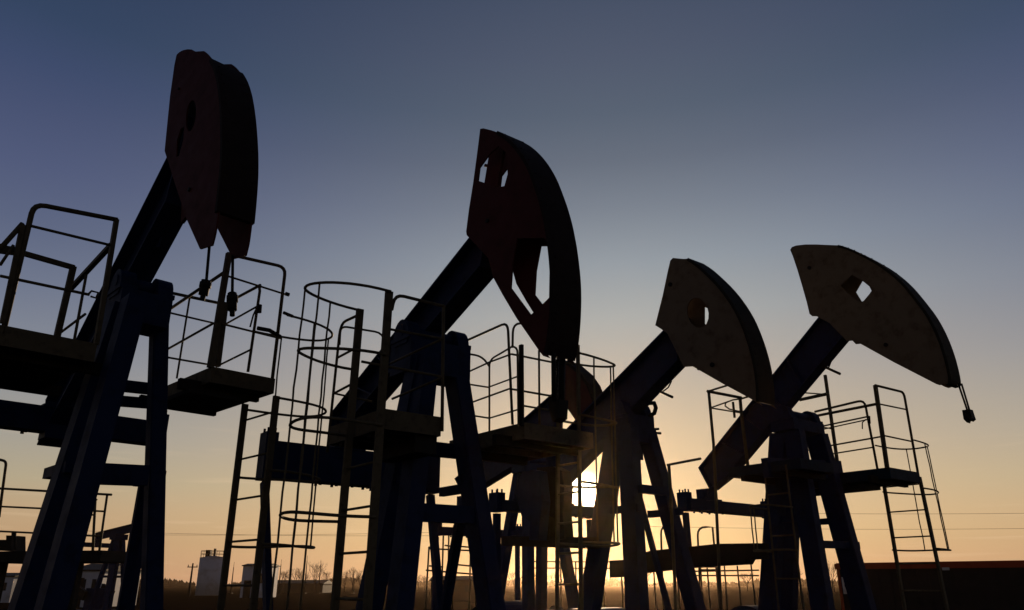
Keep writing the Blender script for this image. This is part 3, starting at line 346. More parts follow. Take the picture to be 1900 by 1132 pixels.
  ('tie_bar','blue_paint',7,None,[('b',(.251,.41,2.5),(-.334,.41,2.5),.06,.09)]),
  ('tie_bar','blue_paint',7,None,[('b',(.427,-.57,.9),(.427,.57,.9),.08,.12)]),
  ('tie_bar','blue_paint',7,None,[('b',(-.629,-.57,.9),(-.629,.57,.9),.08,.12)]),
  ('tie_bar','blue_paint',7,None,[('b',(.25,-.367,2.736),(.25,.079,2.733),.1,.1)]),
  ('apron_plate','blue_paint',7,None,[('x',-.2,-.185,-.42,.2,3.2,3.6)]),
  ('saddle_bearing','blue_paint',-1,None,[('x',-.4,.0,-.26,.26,3.4,3.77),('c',(-.2,-.28,3.87),(-.2,.28,3.87),.07)]),
  ('bearing_cap','blue_paint',24,None,[('p',((-.076,3.723),(-.055,3.775),(-.05,3.832),(-.062,3.887),(-.089,3.936),(-.128,3.971),(-.175,3.99),(-.225,3.99),(-.272,3.971),(-.311,3.936),(-.338,3.887),(-.35,3.832),(-.345,3.775),(-.324,3.723)),(),-.27,-.13),('x',-.38,-.02,-.28,-.12,3.765,3.81),('c',(-.07,-.2,3.8),(-.07,-.2,3.9),.016),('c',(-.33,-.2,3.8),(-.33,-.2,3.9),.016)]),
  ('bearing_cap','blue_paint',24,None,[('p',((-.076,3.723),(-.055,3.775),(-.05,3.832),(-.062,3.887),(-.089,3.936),(-.128,3.971),(-.175,3.99),(-.225,3.99),(-.272,3.971),(-.311,3.936),(-.338,3.887),(-.35,3.832),(-.345,3.775),(-.324,3.723)),(),.13,.27),('x',-.38,-.02,.12,.28,3.765,3.81),('c',(-.07,.2,3.8),(-.07,.2,3.9),.016),('c',(-.33,.2,3.8),(-.33,.2,3.9),.016)]),
  ('equalizer','blue_paint',-1,None,[('b',(-1.75,-1.133,2.636),(-1.75,.646,2.636),.24,.14),('x',-1.89,-1.61,-.2,.2,2.696,2.726)]),
  ('tail_bearing','blue_paint',27,None,[('x',-1.87,-1.63,-.13,.13,2.706,3.144),('c',(-1.75,-.17,2.925),(-1.75,.17,2.925),.07),('c',(-1.81,-.3,2.536),(-1.81,-.3,2.566),.018),('c',(-1.81,-.1,2.536),(-1.81,-.1,2.566),.018),('c',(-1.81,.1,2.536),(-1.81,.1,2.566),.018),('c',(-1.81,.3,2.536),(-1.81,.3,2.566),.018),('c',(-1.69,-.3,2.536),(-1.69,-.3,2.566),.018),('c',(-1.69,-.1,2.536),(-1.69,-.1,2.566),.018),('c',(-1.69,.1,2.536),(-1.69,.1,2.566),.018),('c',(-1.69,.3,2.536),(-1.69,.3,2.566),.018)]),
  ('wrist_block','blue_paint',27,None,[('x',-1.85,-1.65,-1.203,-1.063,2.546,2.806),('c',(-1.81,-1.173,2.796),(-1.81,-1.173,2.856),.014),('c',(-1.81,-1.093,2.796),(-1.81,-1.093,2.856),.014),('c',(-1.69,-1.173,2.796),(-1.69,-1.173,2.856),.014),('c',(-1.69,-1.093,2.796),(-1.69,-1.093,2.856),.014)]),
  ('pitman_arm','blue_paint',-1,None,[('b',(-1.75,-1.133,2.526),(-1.75,-1.133,.95),.07,.09)]),
  ('crank','dark_steel',-1,None,[('b',(-1.75,-1.033,.95),(-1.0,-1.033,1.0),.09,.26),('c',(-1.75,-1.093,.95),(-1.75,-1.183,.95),.06),('c',(-1.0,-1.093,1.0),(-1.0,-.973,1.0),.2)]),
  ('wrist_block','blue_paint',27,None,[('x',-1.85,-1.65,.576,.716,2.546,2.709),('c',(-1.81,.606,2.699),(-1.81,.606,2.711),.014),('c',(-1.81,.686,2.699),(-1.81,.686,2.711),.014),('c',(-1.69,.606,2.699),(-1.69,.606,2.711),.014),('c',(-1.69,.686,2.699),(-1.69,.686,2.711),.014)]),
  ('pitman_arm','blue_paint',-1,None,[('b',(-1.75,.646,2.526),(-1.75,.646,.95),.07,.09)]),
  ('crank','dark_steel',-1,None,[('b',(-1.75,.546,.95),(-1.0,.546,1.0),.09,.26),('c',(-1.75,.486,.95),(-1.75,.696,.95),.06),('c',(-1.0,.486,1.0),(-1.0,.606,1.0),.2)]),
  ('gearbox','blue_paint',-1,None,[('x',-1.4,-.6,-.5,.5,.45,1.0),('x',-1.5,-.5,-.55,.55,.36,.45),('p',((-.6,1.0),(-.616,1.085),(-.663,1.162),(-.738,1.227),(-.834,1.273),(-.943,1.297),(-1.057,1.297),(-1.166,1.273),(-1.262,1.227),(-1.337,1.162),(-1.384,1.085),(-1.4,1.0)),(),-.45,.45),('c',(-1.0,-.85,1.0),(-1.0,.85,1.0),.07)]),
  ('motor','dark_steel',-1,None,[('c',(-2.3,-.3,.6),(-2.3,.3,.6),.2),('x',-2.5,-2.1,-.2,.2,.36,.45)]),
  ('drive_pulley','dark_steel',36,None,[('c',(-2.3,.32,.6),(-2.3,.42,.6),.12)]),
  ('skid_base','blue_paint',-1,None,[('x',-3.0,1.2,-.77,-.59,.03,.25),('x',-3.0,1.2,.59,.77,.03,.25),('x',-2.87,-2.73,-.59,.59,.06,.24),('x',-2.11,-1.97,-.59,.59,.06,.24),('x',-1.35,-1.21,-.59,.59,.06,.24),('x',-.59,-.45,-.59,.59,.06,.24),('x',.17,.31,-.59,.59,.06,.24),('x',.93,1.07,-.59,.59,.06,.24),('x',-2.55,-.45,-.58,.58,.242,.36)]),
  ('counterweight','blue_paint',-1,None,[('p',((-1.447,3.018),(-1.161,3.076),(-1.001,3.044),(-.942,2.641),(-1.03,2.142),(-1.221,2.157),(-1.195,2.392),(-1.379,2.474),(-1.485,2.72)),(),-.99,-.84)]),
  ('counterweight','dark_steel',-1,None,[('p',((-1.248,3.13),(-.905,3.106),(-.731,3.029),(-.685,2.805),(-.728,2.496),(-.699,2.154),(-.869,2.148),(-.893,2.424),(-.99,2.458),(-1.032,2.148),(-1.255,2.15)),(),-.82,-.66)]),
  ('counterweight','dark_steel',-1,None,[('p',((-2.106,2.252),(-.18,2.152),(-.187,2.013),(-2.104,2.12)),(),-.79,-.7)]),
  ('strap_loop','dark_steel',-1,None,[('t',((-.244,.2,3.853),(-.135,.2,3.934),(-.021,.2,3.967),(.077,.2,3.95),(.1,.2,3.878),(.065,.2,3.809),(-.046,.2,3.782),(-.198,.2,3.784)),.03,False)]),
  ('bracket','dark_steel',-1,None,[('t',((.369,-.0,4.024),(.574,.0,3.912)),.018,False)]),
  ('bracket','dark_steel',-1,None,[('t',((.396,.0,4.011),(.513,.0,4.055),(.576,-.0,4.131)),.01,False)]),
  ('bolt','dark_steel',-1,None,[('t',((-.175,.35,3.639),(-.007,.35,3.621)),.017,False)]),
  ('bolt','dark_steel',-1,None,[('t',((-.149,.35,3.59),(.026,.35,3.556)),.017,False)]),
 ]),
 dict(name='pumpjack',label='blue pumpjack on the right with a broad yellow-grey horsehead pierced by a diamond-shaped opening',cat='pumpjack',group='pumpjacks in a row',loc=(4.45, 11.82, .0),yaw=-52,parts=[
  ('horsehead','yellow_paint',-1,None,[]),
  ('side_plate','yellow_paint',0,None,[('p',((.539,5.59),(.521,5.785),(.48,6.091),(.436,6.386),(.392,6.629),(.36,6.756),(.395,6.792),(.475,6.793),(.635,6.754),(.816,6.689),(1.178,6.542),(1.185,6.537),(1.199,6.528),(1.22,6.513),(1.248,6.494),(1.276,6.475),(1.304,6.454),(1.331,6.434),(1.359,6.413),(1.393,6.384),(1.434,6.347),(1.482,6.303),(1.538,6.25),(1.592,6.196),(1.646,6.141),(1.699,6.086),(1.751,6.029),(1.802,5.969),(1.851,5.907),(1.9,5.841),(1.948,5.773),(1.992,5.703),(2.033,5.633),(2.071,5.561),(2.106,5.488),(2.139,5.417),(2.172,5.346),(2.203,5.276),(2.233,5.206),(2.26,5.137),(2.285,5.069),(2.306,5.001),(2.324,4.933),(2.34,4.865),(2.354,4.798),(2.367,4.731),(2.377,4.665),(2.386,4.599),(2.393,4.534),(2.399,4.47),(2.402,4.407),(2.405,4.346),(2.406,4.288),(2.406,4.233),(2.405,4.181),(2.4,4.142),(2.393,4.114),(2.383,4.099),(2.371,4.096),(2.361,4.093),(2.355,4.092),(2.352,4.091),(2.315,4.113),(2.244,4.105),(2.206,4.127),(1.705,4.54),(1.185,4.995),(1.069,5.015),(.843,5.356),(.65,5.523),(.579,5.543)),(((1.315,6.007),(1.467,5.844),(1.542,5.743),(1.563,5.668),(1.523,5.629),(1.418,5.549),(1.36,5.549),(1.229,5.691),(1.104,5.888)),),-.134,-.12)]),
  ('side_plate','yellow_paint',0,None,[('p',((.539,5.59),(.521,5.785),(.48,6.091),(.436,6.386),(.392,6.629),(.36,6.756),(.395,6.792),(.475,6.793),(.635,6.754),(.816,6.689),(1.178,6.542),(1.185,6.537),(1.199,6.528),(1.22,6.513),(1.248,6.494),(1.276,6.475),(1.304,6.454),(1.331,6.434),(1.359,6.413),(1.393,6.384),(1.434,6.347),(1.482,6.303),(1.538,6.25),(1.592,6.196),(1.646,6.141),(1.699,6.086),(1.751,6.029),(1.802,5.969),(1.851,5.907),(1.9,5.841),(1.948,5.773),(1.992,5.703),(2.033,5.633),(2.071,5.561),(2.106,5.488),(2.139,5.417),(2.172,5.346),(2.203,5.276),(2.233,5.206),(2.26,5.137),(2.285,5.069),(2.306,5.001),(2.324,4.933),(2.34,4.865),(2.354,4.798),(2.367,4.731),(2.377,4.665),(2.386,4.599),(2.393,4.534),(2.399,4.47),(2.402,4.407),(2.405,4.346),(2.406,4.288),(2.406,4.233),(2.405,4.181),(2.4,4.142),(2.393,4.114),(2.383,4.099),(2.371,4.096),(2.361,4.093),(2.355,4.092),(2.352,4.091),(2.315,4.113),(2.244,4.105),(2.206,4.127),(1.705,4.54),(1.185,4.995),(1.069,5.015),(.843,5.356),(.65,5.523),(.579,5.543)),(((1.362,5.999),(1.52,5.825),(1.555,5.685),(1.35,5.563),(1.274,5.62),(1.202,5.818)),),.12,.134)]),
  ('arc_plate','yellow_paint_dark',0,None,[('p',((1.18,6.548),(1.187,6.543),(1.201,6.533),(1.223,6.519),(1.251,6.5),(1.279,6.48),(1.307,6.46),(1.334,6.439),(1.361,6.418),(1.396,6.389),(1.437,6.352),(1.486,6.308),(1.541,6.255),(1.596,6.201),(1.649,6.146),(1.702,6.09),(1.755,6.034),(1.806,5.974),(1.856,5.911),(1.904,5.845),(1.952,5.777),(1.996,5.707),(2.038,5.637),(2.076,5.565),(2.111,5.492),(2.145,5.42),(2.177,5.349),(2.208,5.279),(2.239,5.209),(2.266,5.14),(2.29,5.071),(2.311,5.003),(2.329,4.935),(2.346,4.867),(2.36,4.8),(2.373,4.733),(2.383,4.666),(2.392,4.601),(2.399,4.535),(2.405,4.471),(2.408,4.408),(2.411,4.347),(2.412,4.289),(2.412,4.234),(2.41,4.182),(2.406,4.142),(2.399,4.114),(2.389,4.099),(2.377,4.096),(2.367,4.094),(2.361,4.092),(2.358,4.091),(2.322,4.09),(2.325,4.091),(2.331,4.092),(2.341,4.094),(2.353,4.097),(2.363,4.113),(2.37,4.14),(2.375,4.179),(2.376,4.23),(2.376,4.285),(2.375,4.342),(2.373,4.402),(2.369,4.464),(2.364,4.528),(2.357,4.592),(2.349,4.657),(2.338,4.722),(2.326,4.788),(2.312,4.855),(2.296,4.921),(2.278,4.989),(2.257,5.056),(2.234,5.124),(2.207,5.192),(2.177,5.26),(2.146,5.33),(2.114,5.4),(2.081,5.471),(2.047,5.543),(2.01,5.614),(1.969,5.684),(1.925,5.753),(1.878,5.82),(1.83,5.885),(1.781,5.947),(1.731,6.006),(1.68,6.063),(1.628,6.118),(1.575,6.172),(1.521,6.225),(1.466,6.277),(1.418,6.322),(1.378,6.358),(1.344,6.387),(1.317,6.408),(1.29,6.428),(1.262,6.448),(1.235,6.467),(1.207,6.486),(1.186,6.501),(1.172,6.51),(1.165,6.515)),(),-.15,.15),('c',(1.223,-.1,6.519),(1.226,-.1,6.526),.009),('c',(1.223,.1,6.519),(1.226,.1,6.526),.009),('c',(1.307,-.1,6.46),(1.31,-.1,6.467),.009),('c',(1.307,.1,6.46),(1.31,.1,6.467),.009),('c',(1.396,-.1,6.389),(1.4,-.1,6.396),.009),('c',(1.396,.1,6.389),(1.4,.1,6.396),.009),('c',(1.541,-.1,6.255),(1.546,-.1,6.261),.009),('c',(1.541,.1,6.255),(1.546,.1,6.261),.009),('c',(1.702,-.1,6.09),(1.708,-.1,6.097),.009),('c',(1.702,.1,6.09),(1.708,.1,6.097),.009),('c',(1.856,-.1,5.911),(1.861,-.1,5.917),.009),('c',(1.856,.1,5.911),(1.861,.1,5.917),.009),('c',(1.996,-.1,5.707),(2.002,-.1,5.712),.009),('c',(1.996,.1,5.707),(2.002,.1,5.712),.009),('c',(2.111,-.1,5.492),(2.117,-.1,5.496),.009),('c',(2.111,.1,5.492),(2.117,.1,5.496),.009),('c',(2.208,-.1,5.279),(2.215,-.1,5.283),.009),('c',(2.208,.1,5.279),(2.215,.1,5.283),.009),('c',(2.29,-.1,5.071),(2.297,-.1,5.075),.009),('c',(2.29,.1,5.071),(2.297,.1,5.075),.009),('c',(2.346,-.1,4.867),(2.353,-.1,4.87),.009),('c',(2.346,.1,4.867),(2.353,.1,4.87),.009),('c',(2.383,-.1,4.666),(2.391,-.1,4.669),.009),('c',(2.383,.1,4.666),(2.391,.1,4.669),.009),('c',(2.405,-.1,4.471),(2.412,-.1,4.473),.009),('c',(2.405,.1,4.471),(2.412,.1,4.473),.009),('c',(2.412,-.1,4.289),(2.42,-.1,4.29),.009),('c',(2.412,.1,4.289),(2.42,.1,4.29),.009),('c',(2.406,-.1,4.142),(2.414,-.1,4.142),.009),('c',(2.406,.1,4.142),(2.414,.1,4.142),.009),('c',(2.377,-.1,4.096),(2.385,-.1,4.096),.009),('c',(2.377,.1,4.096),(2.385,.1,4.096),.009)]),
  ('bolt_boss','dark_steel',0,None,[('c',(.65,-.15,6.339),(.65,-.134,6.339),.03)]),
  ('bolt_boss','dark_steel',0,None,[('c',(1.635,-.15,4.816),(1.635,-.134,4.816),.03)]),
  ('walking_beam','blue_paint',-1,None,[('ib',((.955,5.732),(-1.898,3.475),(-1.7,3.096),(-1.35,3.273),(1.019,5.116)),.12)]),
  ('samson_post','blue_paint',-1,None,[]),
  ('leg','blue_paint',7,None,[('ch',(-.145,-.284,3.78),(-.641,-.636,.25),.26,.16,-1)]),
  ('foot_plate','blue_paint',7,None,[('x',-.801,-.481,-.796,-.476,.252,.28)]),
  ('leg','blue_paint',7,None,[('ch',(-.199,.104,3.78),(-.998,.424,.25),.26,.16,1)]),
  ('foot_plate','blue_paint',7,None,[('x',-1.158,-.838,.264,.584,.252,.28)]),
  ('leg','blue_paint',7,None,[('ch',(.098,-.276,3.78),(.457,-.641,.25),.27,.16,-1)]),
  ('foot_plate','blue_paint',7,None,[('x',.297,.617,-.801,-.481,.252,.28)]),
  ('leg','blue_paint',7,None,[('ch',(.126,.295,3.78),(.446,.629,.25),.3,.16,1)]),
  ('foot_plate','blue_paint',7,None,[('x',.286,.606,.469,.789,.252,.28)]),
  ('tie_bar','blue_paint',7,None,[('b',(.375,-.545,1.1),(-.682,-.545,1.1),.06,.09)]),
  ('tie_bar','blue_paint',7,None,[('b',(.248,-.418,2.5),(-.396,-.418,2.5),.06,.09)]),
  ('tie_bar','blue_paint',7,None,[('b',(.375,.545,1.1),(-.682,.545,1.1),.06,.09)]),
  ('tie_bar','blue_paint',7,None,[('b',(.248,.418,2.5),(-.396,.418,2.5),.06,.09)]),
  ('tie_bar','blue_paint',7,None,[('b',(.394,-.564,.9),(.394,.564,.9),.08,.12)]),
  ('tie_bar','blue_paint',7,None,[('b',(-.723,-.564,.9),(-.723,.564,.9),.08,.12)]),
  ('tie_bar','blue_paint',7,None,[('b',(.2,-1.279,3.14),(.2,.699,3.279),.1,.27)]),
  ('tie_bar','blue_paint',7,None,[('b',(.33,-.405,2.132),(.33,.642,2.146),.1,.1)]),
  ('saddle_bearing','blue_paint',-1,None,[('x',-.2,.2,-.42,.42,3.8,3.97),('c',(0,-.44,4.07),(0,.44,4.07),.07)]),
  ('bearing_cap','blue_paint',24,None,[('p',((.124,3.923),(.145,3.975),(.15,4.032),(.138,4.087),(.111,4.136),(.072,4.171),(.025,4.19),(-.025,4.19),(-.072,4.171),(-.111,4.136),(-.138,4.087),(-.15,4.032),(-.145,3.975),(-.124,3.923)),(),-.43,-.29),('x',-.18,.18,-.44,-.28,3.965,4.01),('c',(.13,-.36,4.0),(.13,-.36,4.1),.016),('c',(-.13,-.36,4.0),(-.13,-.36,4.1),.016)]),
  ('bearing_cap','blue_paint',24,None,[('p',((.124,3.923),(.145,3.975),(.15,4.032),(.138,4.087),(.111,4.136),(.072,4.171),(.025,4.19),(-.025,4.19),(-.072,4.171),(-.111,4.136),(-.138,4.087),(-.15,4.032),(-.145,3.975),(-.124,3.923)),(),.29,.43),('x',-.18,.18,.28,.44,3.965,4.01),('c',(.13,.36,4.0),(.13,.36,4.1),.016),('c',(-.13,.36,4.0),(-.13,.36,4.1),.016)]),
  ('equalizer','blue_paint',-1,None,[('b',(-1.85,-.593,2.835),(-1.85,1.711,2.835),.26,.18),('x',-2.0,-1.7,-.2,.2,2.915,2.945)]),
  ('tail_bearing','blue_paint',27,None,[('x',-1.97,-1.73,-.13,.13,2.925,3.116),('c',(-1.85,-.17,3.021),(-1.85,.17,3.021),.07),('c',(-1.91,-.3,2.715),(-1.91,-.3,2.745),.018),('c',(-1.91,-.1,2.715),(-1.91,-.1,2.745),.018),('c',(-1.91,.1,2.715),(-1.91,.1,2.745),.018),('c',(-1.91,.3,2.715),(-1.91,.3,2.745),.018),('c',(-1.79,-.3,2.715),(-1.79,-.3,2.745),.018),('c',(-1.79,-.1,2.715),(-1.79,-.1,2.745),.018),('c',(-1.79,.1,2.715),(-1.79,.1,2.745),.018),('c',(-1.79,.3,2.715),(-1.79,.3,2.745),.018)]),
  ('wrist_block','blue_paint',27,None,[('x',-1.95,-1.75,-.663,-.523,2.725,3.025),('c',(-1.91,-.633,3.015),(-1.91,-.633,3.075),.014),('c',(-1.91,-.553,3.015),(-1.91,-.553,3.075),.014),('c',(-1.79,-.633,3.015),(-1.79,-.633,3.075),.014),('c',(-1.79,-.553,3.015),(-1.79,-.553,3.075),.014)]),
  ('pitman_arm','blue_paint',-1,None,[('b',(-1.85,-.593,2.705),(-1.828,-.593,.95),.07,.09)]),
  ('crank','dark_steel',-1,None,[('b',(-1.828,-.493,.95),(-1.0,-.493,1.0),.09,.26),('c',(-1.828,-.553,.95),(-1.828,-.643,.95),.06),('c',(-1.0,-.553,1.0),(-1.0,-.433,1.0),.2)]),
  ('wrist_block','blue_paint',27,None,[('x',-1.95,-1.75,1.641,1.781,2.725,3.025),('c',(-1.91,1.671,3.015),(-1.91,1.671,3.075),.014),('c',(-1.91,1.751,3.015),(-1.91,1.751,3.075),.014),('c',(-1.79,1.671,3.015),(-1.79,1.671,3.075),.014),('c',(-1.79,1.751,3.015),(-1.79,1.751,3.075),.014)]),
  ('pitman_arm','blue_paint',-1,None,[('b',(-1.85,1.711,2.705),(-1.85,1.711,.95),.07,.09)]),
  ('crank','dark_steel',-1,None,[('b',(-1.85,1.611,.95),(-1.0,1.611,1.0),.09,.26),('c',(-1.85,1.551,.95),(-1.85,1.761,.95),.06),('c',(-1.0,1.551,1.0),(-1.0,1.671,1.0),.2)]),
  ('gearbox','blue_paint',-1,None,[('x',-1.4,-.6,-.5,.5,.45,1.0),('x',-1.5,-.5,-.55,.55,.36,.45),('p',((-.6,1.0),(-.616,1.085),(-.663,1.162),(-.738,1.227),(-.834,1.273),(-.943,1.297),(-1.057,1.297),(-1.166,1.273),(-1.262,1.227),(-1.337,1.162),(-1.384,1.085),(-1.4,1.0)),(),-.45,.45),('c',(-1.0,-.85,1.0),(-1.0,.85,1.0),.07)]),
  ('motor','dark_steel',-1,None,[('c',(-2.3,-.3,.6),(-2.3,.3,.6),.2),('x',-2.5,-2.1,-.2,.2,.36,.45)]),
  ('drive_pulley','dark_steel',36,None,[('c',(-2.3,.32,.6),(-2.3,.42,.6),.12)]),
  ('skid_base','blue_paint',-1,None,[('x',-3.0,1.2,-.77,-.59,.03,.25),('x',-3.0,1.2,.59,.77,.03,.25),('x',-2.87,-2.73,-.59,.59,.06,.24),('x',-2.11,-1.97,-.59,.59,.06,.24),('x',-1.35,-1.21,-.59,.59,.06,.24),('x',-.59,-.45,-.59,.59,.06,.24),('x',.17,.31,-.59,.59,.06,.24),('x',.93,1.07,-.59,.59,.06,.24),('x',-2.55,-.45,-.58,.58,.242,.36)]),
  ('counterweight','dark_steel',-1,None,[('p',((-2.638,2.054),(-2.277,2.111),(-.931,2.169),(-.209,2.15),(-.219,1.938),(-.454,1.936),(-.509,1.871),(-1.422,1.849),(-2.66,1.768)),(),-1.02,-.8)]),
  ('counterweight','dark_steel',-1,None,[('p',((-3.259,1.983),(-2.619,1.986),(-2.639,1.734),(-3.276,1.705)),(),-.98,-.84)]),
  ('bracket','dark_steel',-1,None,[('t',((.57,-.0,4.753),(.819,-.0,4.581)),.02,False)]),
  ('bracket','dark_steel',-1,None,[('t',((.645,-.0,4.711),(.716,.0,4.823)),.012,False)]),
  ('bridle_cable','dark_steel',-1,None,[('t',((2.466,-.1,4.086),(2.511,-.1,3.697)),.013,False)]),
  ('bridle_cable','dark_steel',-1,None,[('t',((2.429,.1,4.125),(2.461,.1,3.731)),.013,False)]),
  ('cable_clamp','dark_steel',44,None,[('p',((2.426,3.746),(2.519,3.744),(2.533,3.614),(2.496,3.592),(2.484,3.636),(2.453,3.577),(2.422,3.625)),(),-.05,.05)]),
 ]),
 dict(name='pumpjack',label='pumpjack farthest back in the middle, curved red head under the windowed one',cat='pumpjack',group='pumpjacks in a row',loc=(.45, 15.0, .0),yaw=-52,parts=[
  ('horsehead','red_paint',-1,None,[]),
  ('side_plate','red_paint',0,None,[('p',((1.018,4.832),(.957,5.315),(1.015,5.643),(.975,5.666),(1.245,5.52),(1.529,5.28),(1.718,5.036),(1.841,4.75),(1.883,4.515),(1.835,4.18),(1.771,4.14),(1.386,4.365),(1.147,4.656)),(),-.144,-.13)]),
  ('side_plate','red_paint',0,None,[('p',((1.018,4.832),(.957,5.315),(1.015,5.643),(.975,5.666),(1.245,5.52),(1.529,5.28),(1.718,5.036),(1.841,4.75),(1.883,4.515),(1.835,4.18),(1.771,4.14),(1.386,4.365),(1.147,4.656)),(),.13,.144)]),
  ('arc_plate','red_paint_dark',0,None,[('p',((.975,5.666),(1.245,5.52),(1.529,5.28),(1.718,5.036),(1.841,4.75),(1.883,4.515),(1.835,4.18),(1.795,4.14),(1.843,4.475),(1.801,4.71),(1.678,4.996),(1.489,5.24),(1.205,5.48),(.935,5.626)),(),-.16,.16)]),
  ('walking_beam','blue_paint',-1,None,[('ib',((.767,5.089),(-2.628,3.774),(-2.258,3.33),(-2.361,3.342),(.667,4.145)),.12)]),
  ('samson_post','blue_paint',-1,None,[]),
  ('leg','blue_paint',5,None,[('ch',(.13,-.3,3.6),(.549,-.635,.25),.16,.16,-1)]),
  ('foot_plate','blue_paint',5,None,[('x',.389,.709,-.795,-.475,.252,.28)]),
  ('leg','blue_paint',5,None,[('ch',(.13,.3,3.6),(.549,.635,.25),.16,.16,1)]),
  ('foot_plate','blue_paint',5,None,[('x',.389,.709,.475,.795,.252,.28)]),
  ('leg','blue_paint',5,None,[('ch',(-.13,-.3,3.6),(-.666,-.635,.25),.16,.16,-1)]),
  ('foot_plate','blue_paint',5,None,[('x',-.826,-.506,-.795,-.475,.252,.28)]),
  ('leg','blue_paint',5,None,[('ch',(-.13,.3,3.6),(-.666,.635,.25),.16,.16,1)]),
  ('foot_plate','blue_paint',5,None,[('x',-.826,-.506,.475,.795,.252,.28)]),
  ('tie_bar','blue_paint',5,None,[('b',(.443,-.55,1.1),(-.53,-.55,1.1),.06,.09)]),
  ('tie_bar','blue_paint',5,None,[('b',(.268,-.41,2.5),(-.306,-.41,2.5),.06,.09)]),
  ('tie_bar','blue_paint',5,None,[('b',(.443,.55,1.1),(-.53,.55,1.1),.06,.09)]),
  ('tie_bar','blue_paint',5,None,[('b',(.268,.41,2.5),(-.306,.41,2.5),.06,.09)]),
  ('tie_bar','blue_paint',5,None,[('b',(.468,-.57,.9),(.468,.57,.9),.08,.12)]),
  ('tie_bar','blue_paint',5,None,[('b',(-.562,-.57,.9),(-.562,.57,.9),.08,.12)]),
  ('saddle_bearing','blue_paint',-1,None,[('x',-.2,.2,-.42,.42,3.6,3.77),('c',(0,-.44,3.87),(0,.44,3.87),.07)]),
  ('bearing_cap','blue_paint',20,None,[('p',((.124,3.723),(.145,3.775),(.15,3.832),(.138,3.887),(.111,3.936),(.072,3.971),(.025,3.99),(-.025,3.99),(-.072,3.971),(-.111,3.936),(-.138,3.887),(-.15,3.832),(-.145,3.775),(-.124,3.723)),(),-.43,-.29),('x',-.18,.18,-.44,-.28,3.765,3.81),('c',(.13,-.36,3.8),(.13,-.36,3.9),.016),('c',(-.13,-.36,3.8),(-.13,-.36,3.9),.016)]),
  ('bearing_cap','blue_paint',20,None,[('p',((.124,3.723),(.145,3.775),(.15,3.832),(.138,3.887),(.111,3.936),(.072,3.971),(.025,3.99),(-.025,3.99),(-.072,3.971),(-.111,3.936),(-.138,3.887),(-.15,3.832),(-.145,3.775),(-.124,3.723)),(),.29,.43),('x',-.18,.18,.28,.44,3.765,3.81),('c',(.13,.36,3.8),(.13,.36,3.9),.016),('c',(-.13,.36,3.8),(-.13,.36,3.9),.016)]),
  ('equalizer','blue_paint',-1,None,[('b',(-2.378,-.696,2.64),(-2.378,1.44,2.64),.2,.16),('x',-2.498,-2.258,-.2,.2,2.71,2.74)]),
  ('tail_bearing','blue_paint',23,None,[('x',-2.498,-2.258,-.13,.13,2.72,3.38),('c',(-2.378,-.17,3.05),(-2.378,.17,3.05),.07),('c',(-2.438,-.3,2.53),(-2.438,-.3,2.56),.018),('c',(-2.438,-.1,2.53),(-2.438,-.1,2.56),.018),('c',(-2.438,.1,2.53),(-2.438,.1,2.56),.018),('c',(-2.438,.3,2.53),(-2.438,.3,2.56),.018),('c',(-2.318,-.3,2.53),(-2.318,-.3,2.56),.018),('c',(-2.318,-.1,2.53),(-2.318,-.1,2.56),.018),('c',(-2.318,.1,2.53),(-2.318,.1,2.56),.018),('c',(-2.318,.3,2.53),(-2.318,.3,2.56),.018)]),
  ('wrist_block','blue_paint',23,None,[('x',-2.478,-2.278,-.766,-.626,2.54,2.82),('c',(-2.438,-.736,2.81),(-2.438,-.736,2.87),.014),('c',(-2.438,-.656,2.81),(-2.438,-.656,2.87),.014),('c',(-2.318,-.736,2.81),(-2.318,-.736,2.87),.014),('c',(-2.318,-.656,2.81),(-2.318,-.656,2.87),.014)]),
  ('pitman_arm','blue_paint',-1,None,[('b',(-2.378,-.696,2.52),(-2.378,-.696,.95),.07,.09)]),
  ('crank','dark_steel',-1,None,[('b',(-2.378,-.596,.95),(-1.0,-.596,1.0),.09,.26),('c',(-2.378,-.656,.95),(-2.378,-.746,.95),.06),('c',(-1.0,-.656,1.0),(-1.0,-.536,1.0),.2)]),
  ('wrist_block','blue_paint',23,None,[('x',-2.478,-2.278,1.37,1.51,2.54,2.82),('c',(-2.438,1.4,2.81),(-2.438,1.4,2.87),.014),('c',(-2.438,1.48,2.81),(-2.438,1.48,2.87),.014),('c',(-2.318,1.4,2.81),(-2.318,1.4,2.87),.014),('c',(-2.318,1.48,2.81),(-2.318,1.48,2.87),.014)]),
  ('pitman_arm','blue_paint',-1,None,[('b',(-2.378,1.44,2.52),(-2.378,1.44,.95),.07,.09)]),
  ('crank','dark_steel',-1,None,[('b',(-2.378,1.34,.95),(-1.0,1.34,1.0),.09,.26),('c',(-2.378,1.28,.95),(-2.378,1.49,.95),.06),('c',(-1.0,1.28,1.0),(-1.0,1.4,1.0),.2)]),
  ('gearbox','blue_paint',-1,None,[('x',-1.4,-.6,-.5,.5,.45,1.0),('x',-1.5,-.5,-.55,.55,.36,.45),('p',((-.6,1.0),(-.616,1.085),(-.663,1.162),(-.738,1.227),(-.834,1.273),(-.943,1.297),(-1.057,1.297),(-1.166,1.273),(-1.262,1.227),(-1.337,1.162),(-1.384,1.085),(-1.4,1.0)),(),-.45,.45),('c',(-1.0,-.85,1.0),(-1.0,.85,1.0),.07)]),
  ('motor','dark_steel',-1,None,[('c',(-2.3,-.3,.6),(-2.3,.3,.6),.2),('x',-2.5,-2.1,-.2,.2,.36,.45)]),
  ('drive_pulley','dark_steel',32,None,[('c',(-2.3,.32,.6),(-2.3,.42,.6),.12)]),
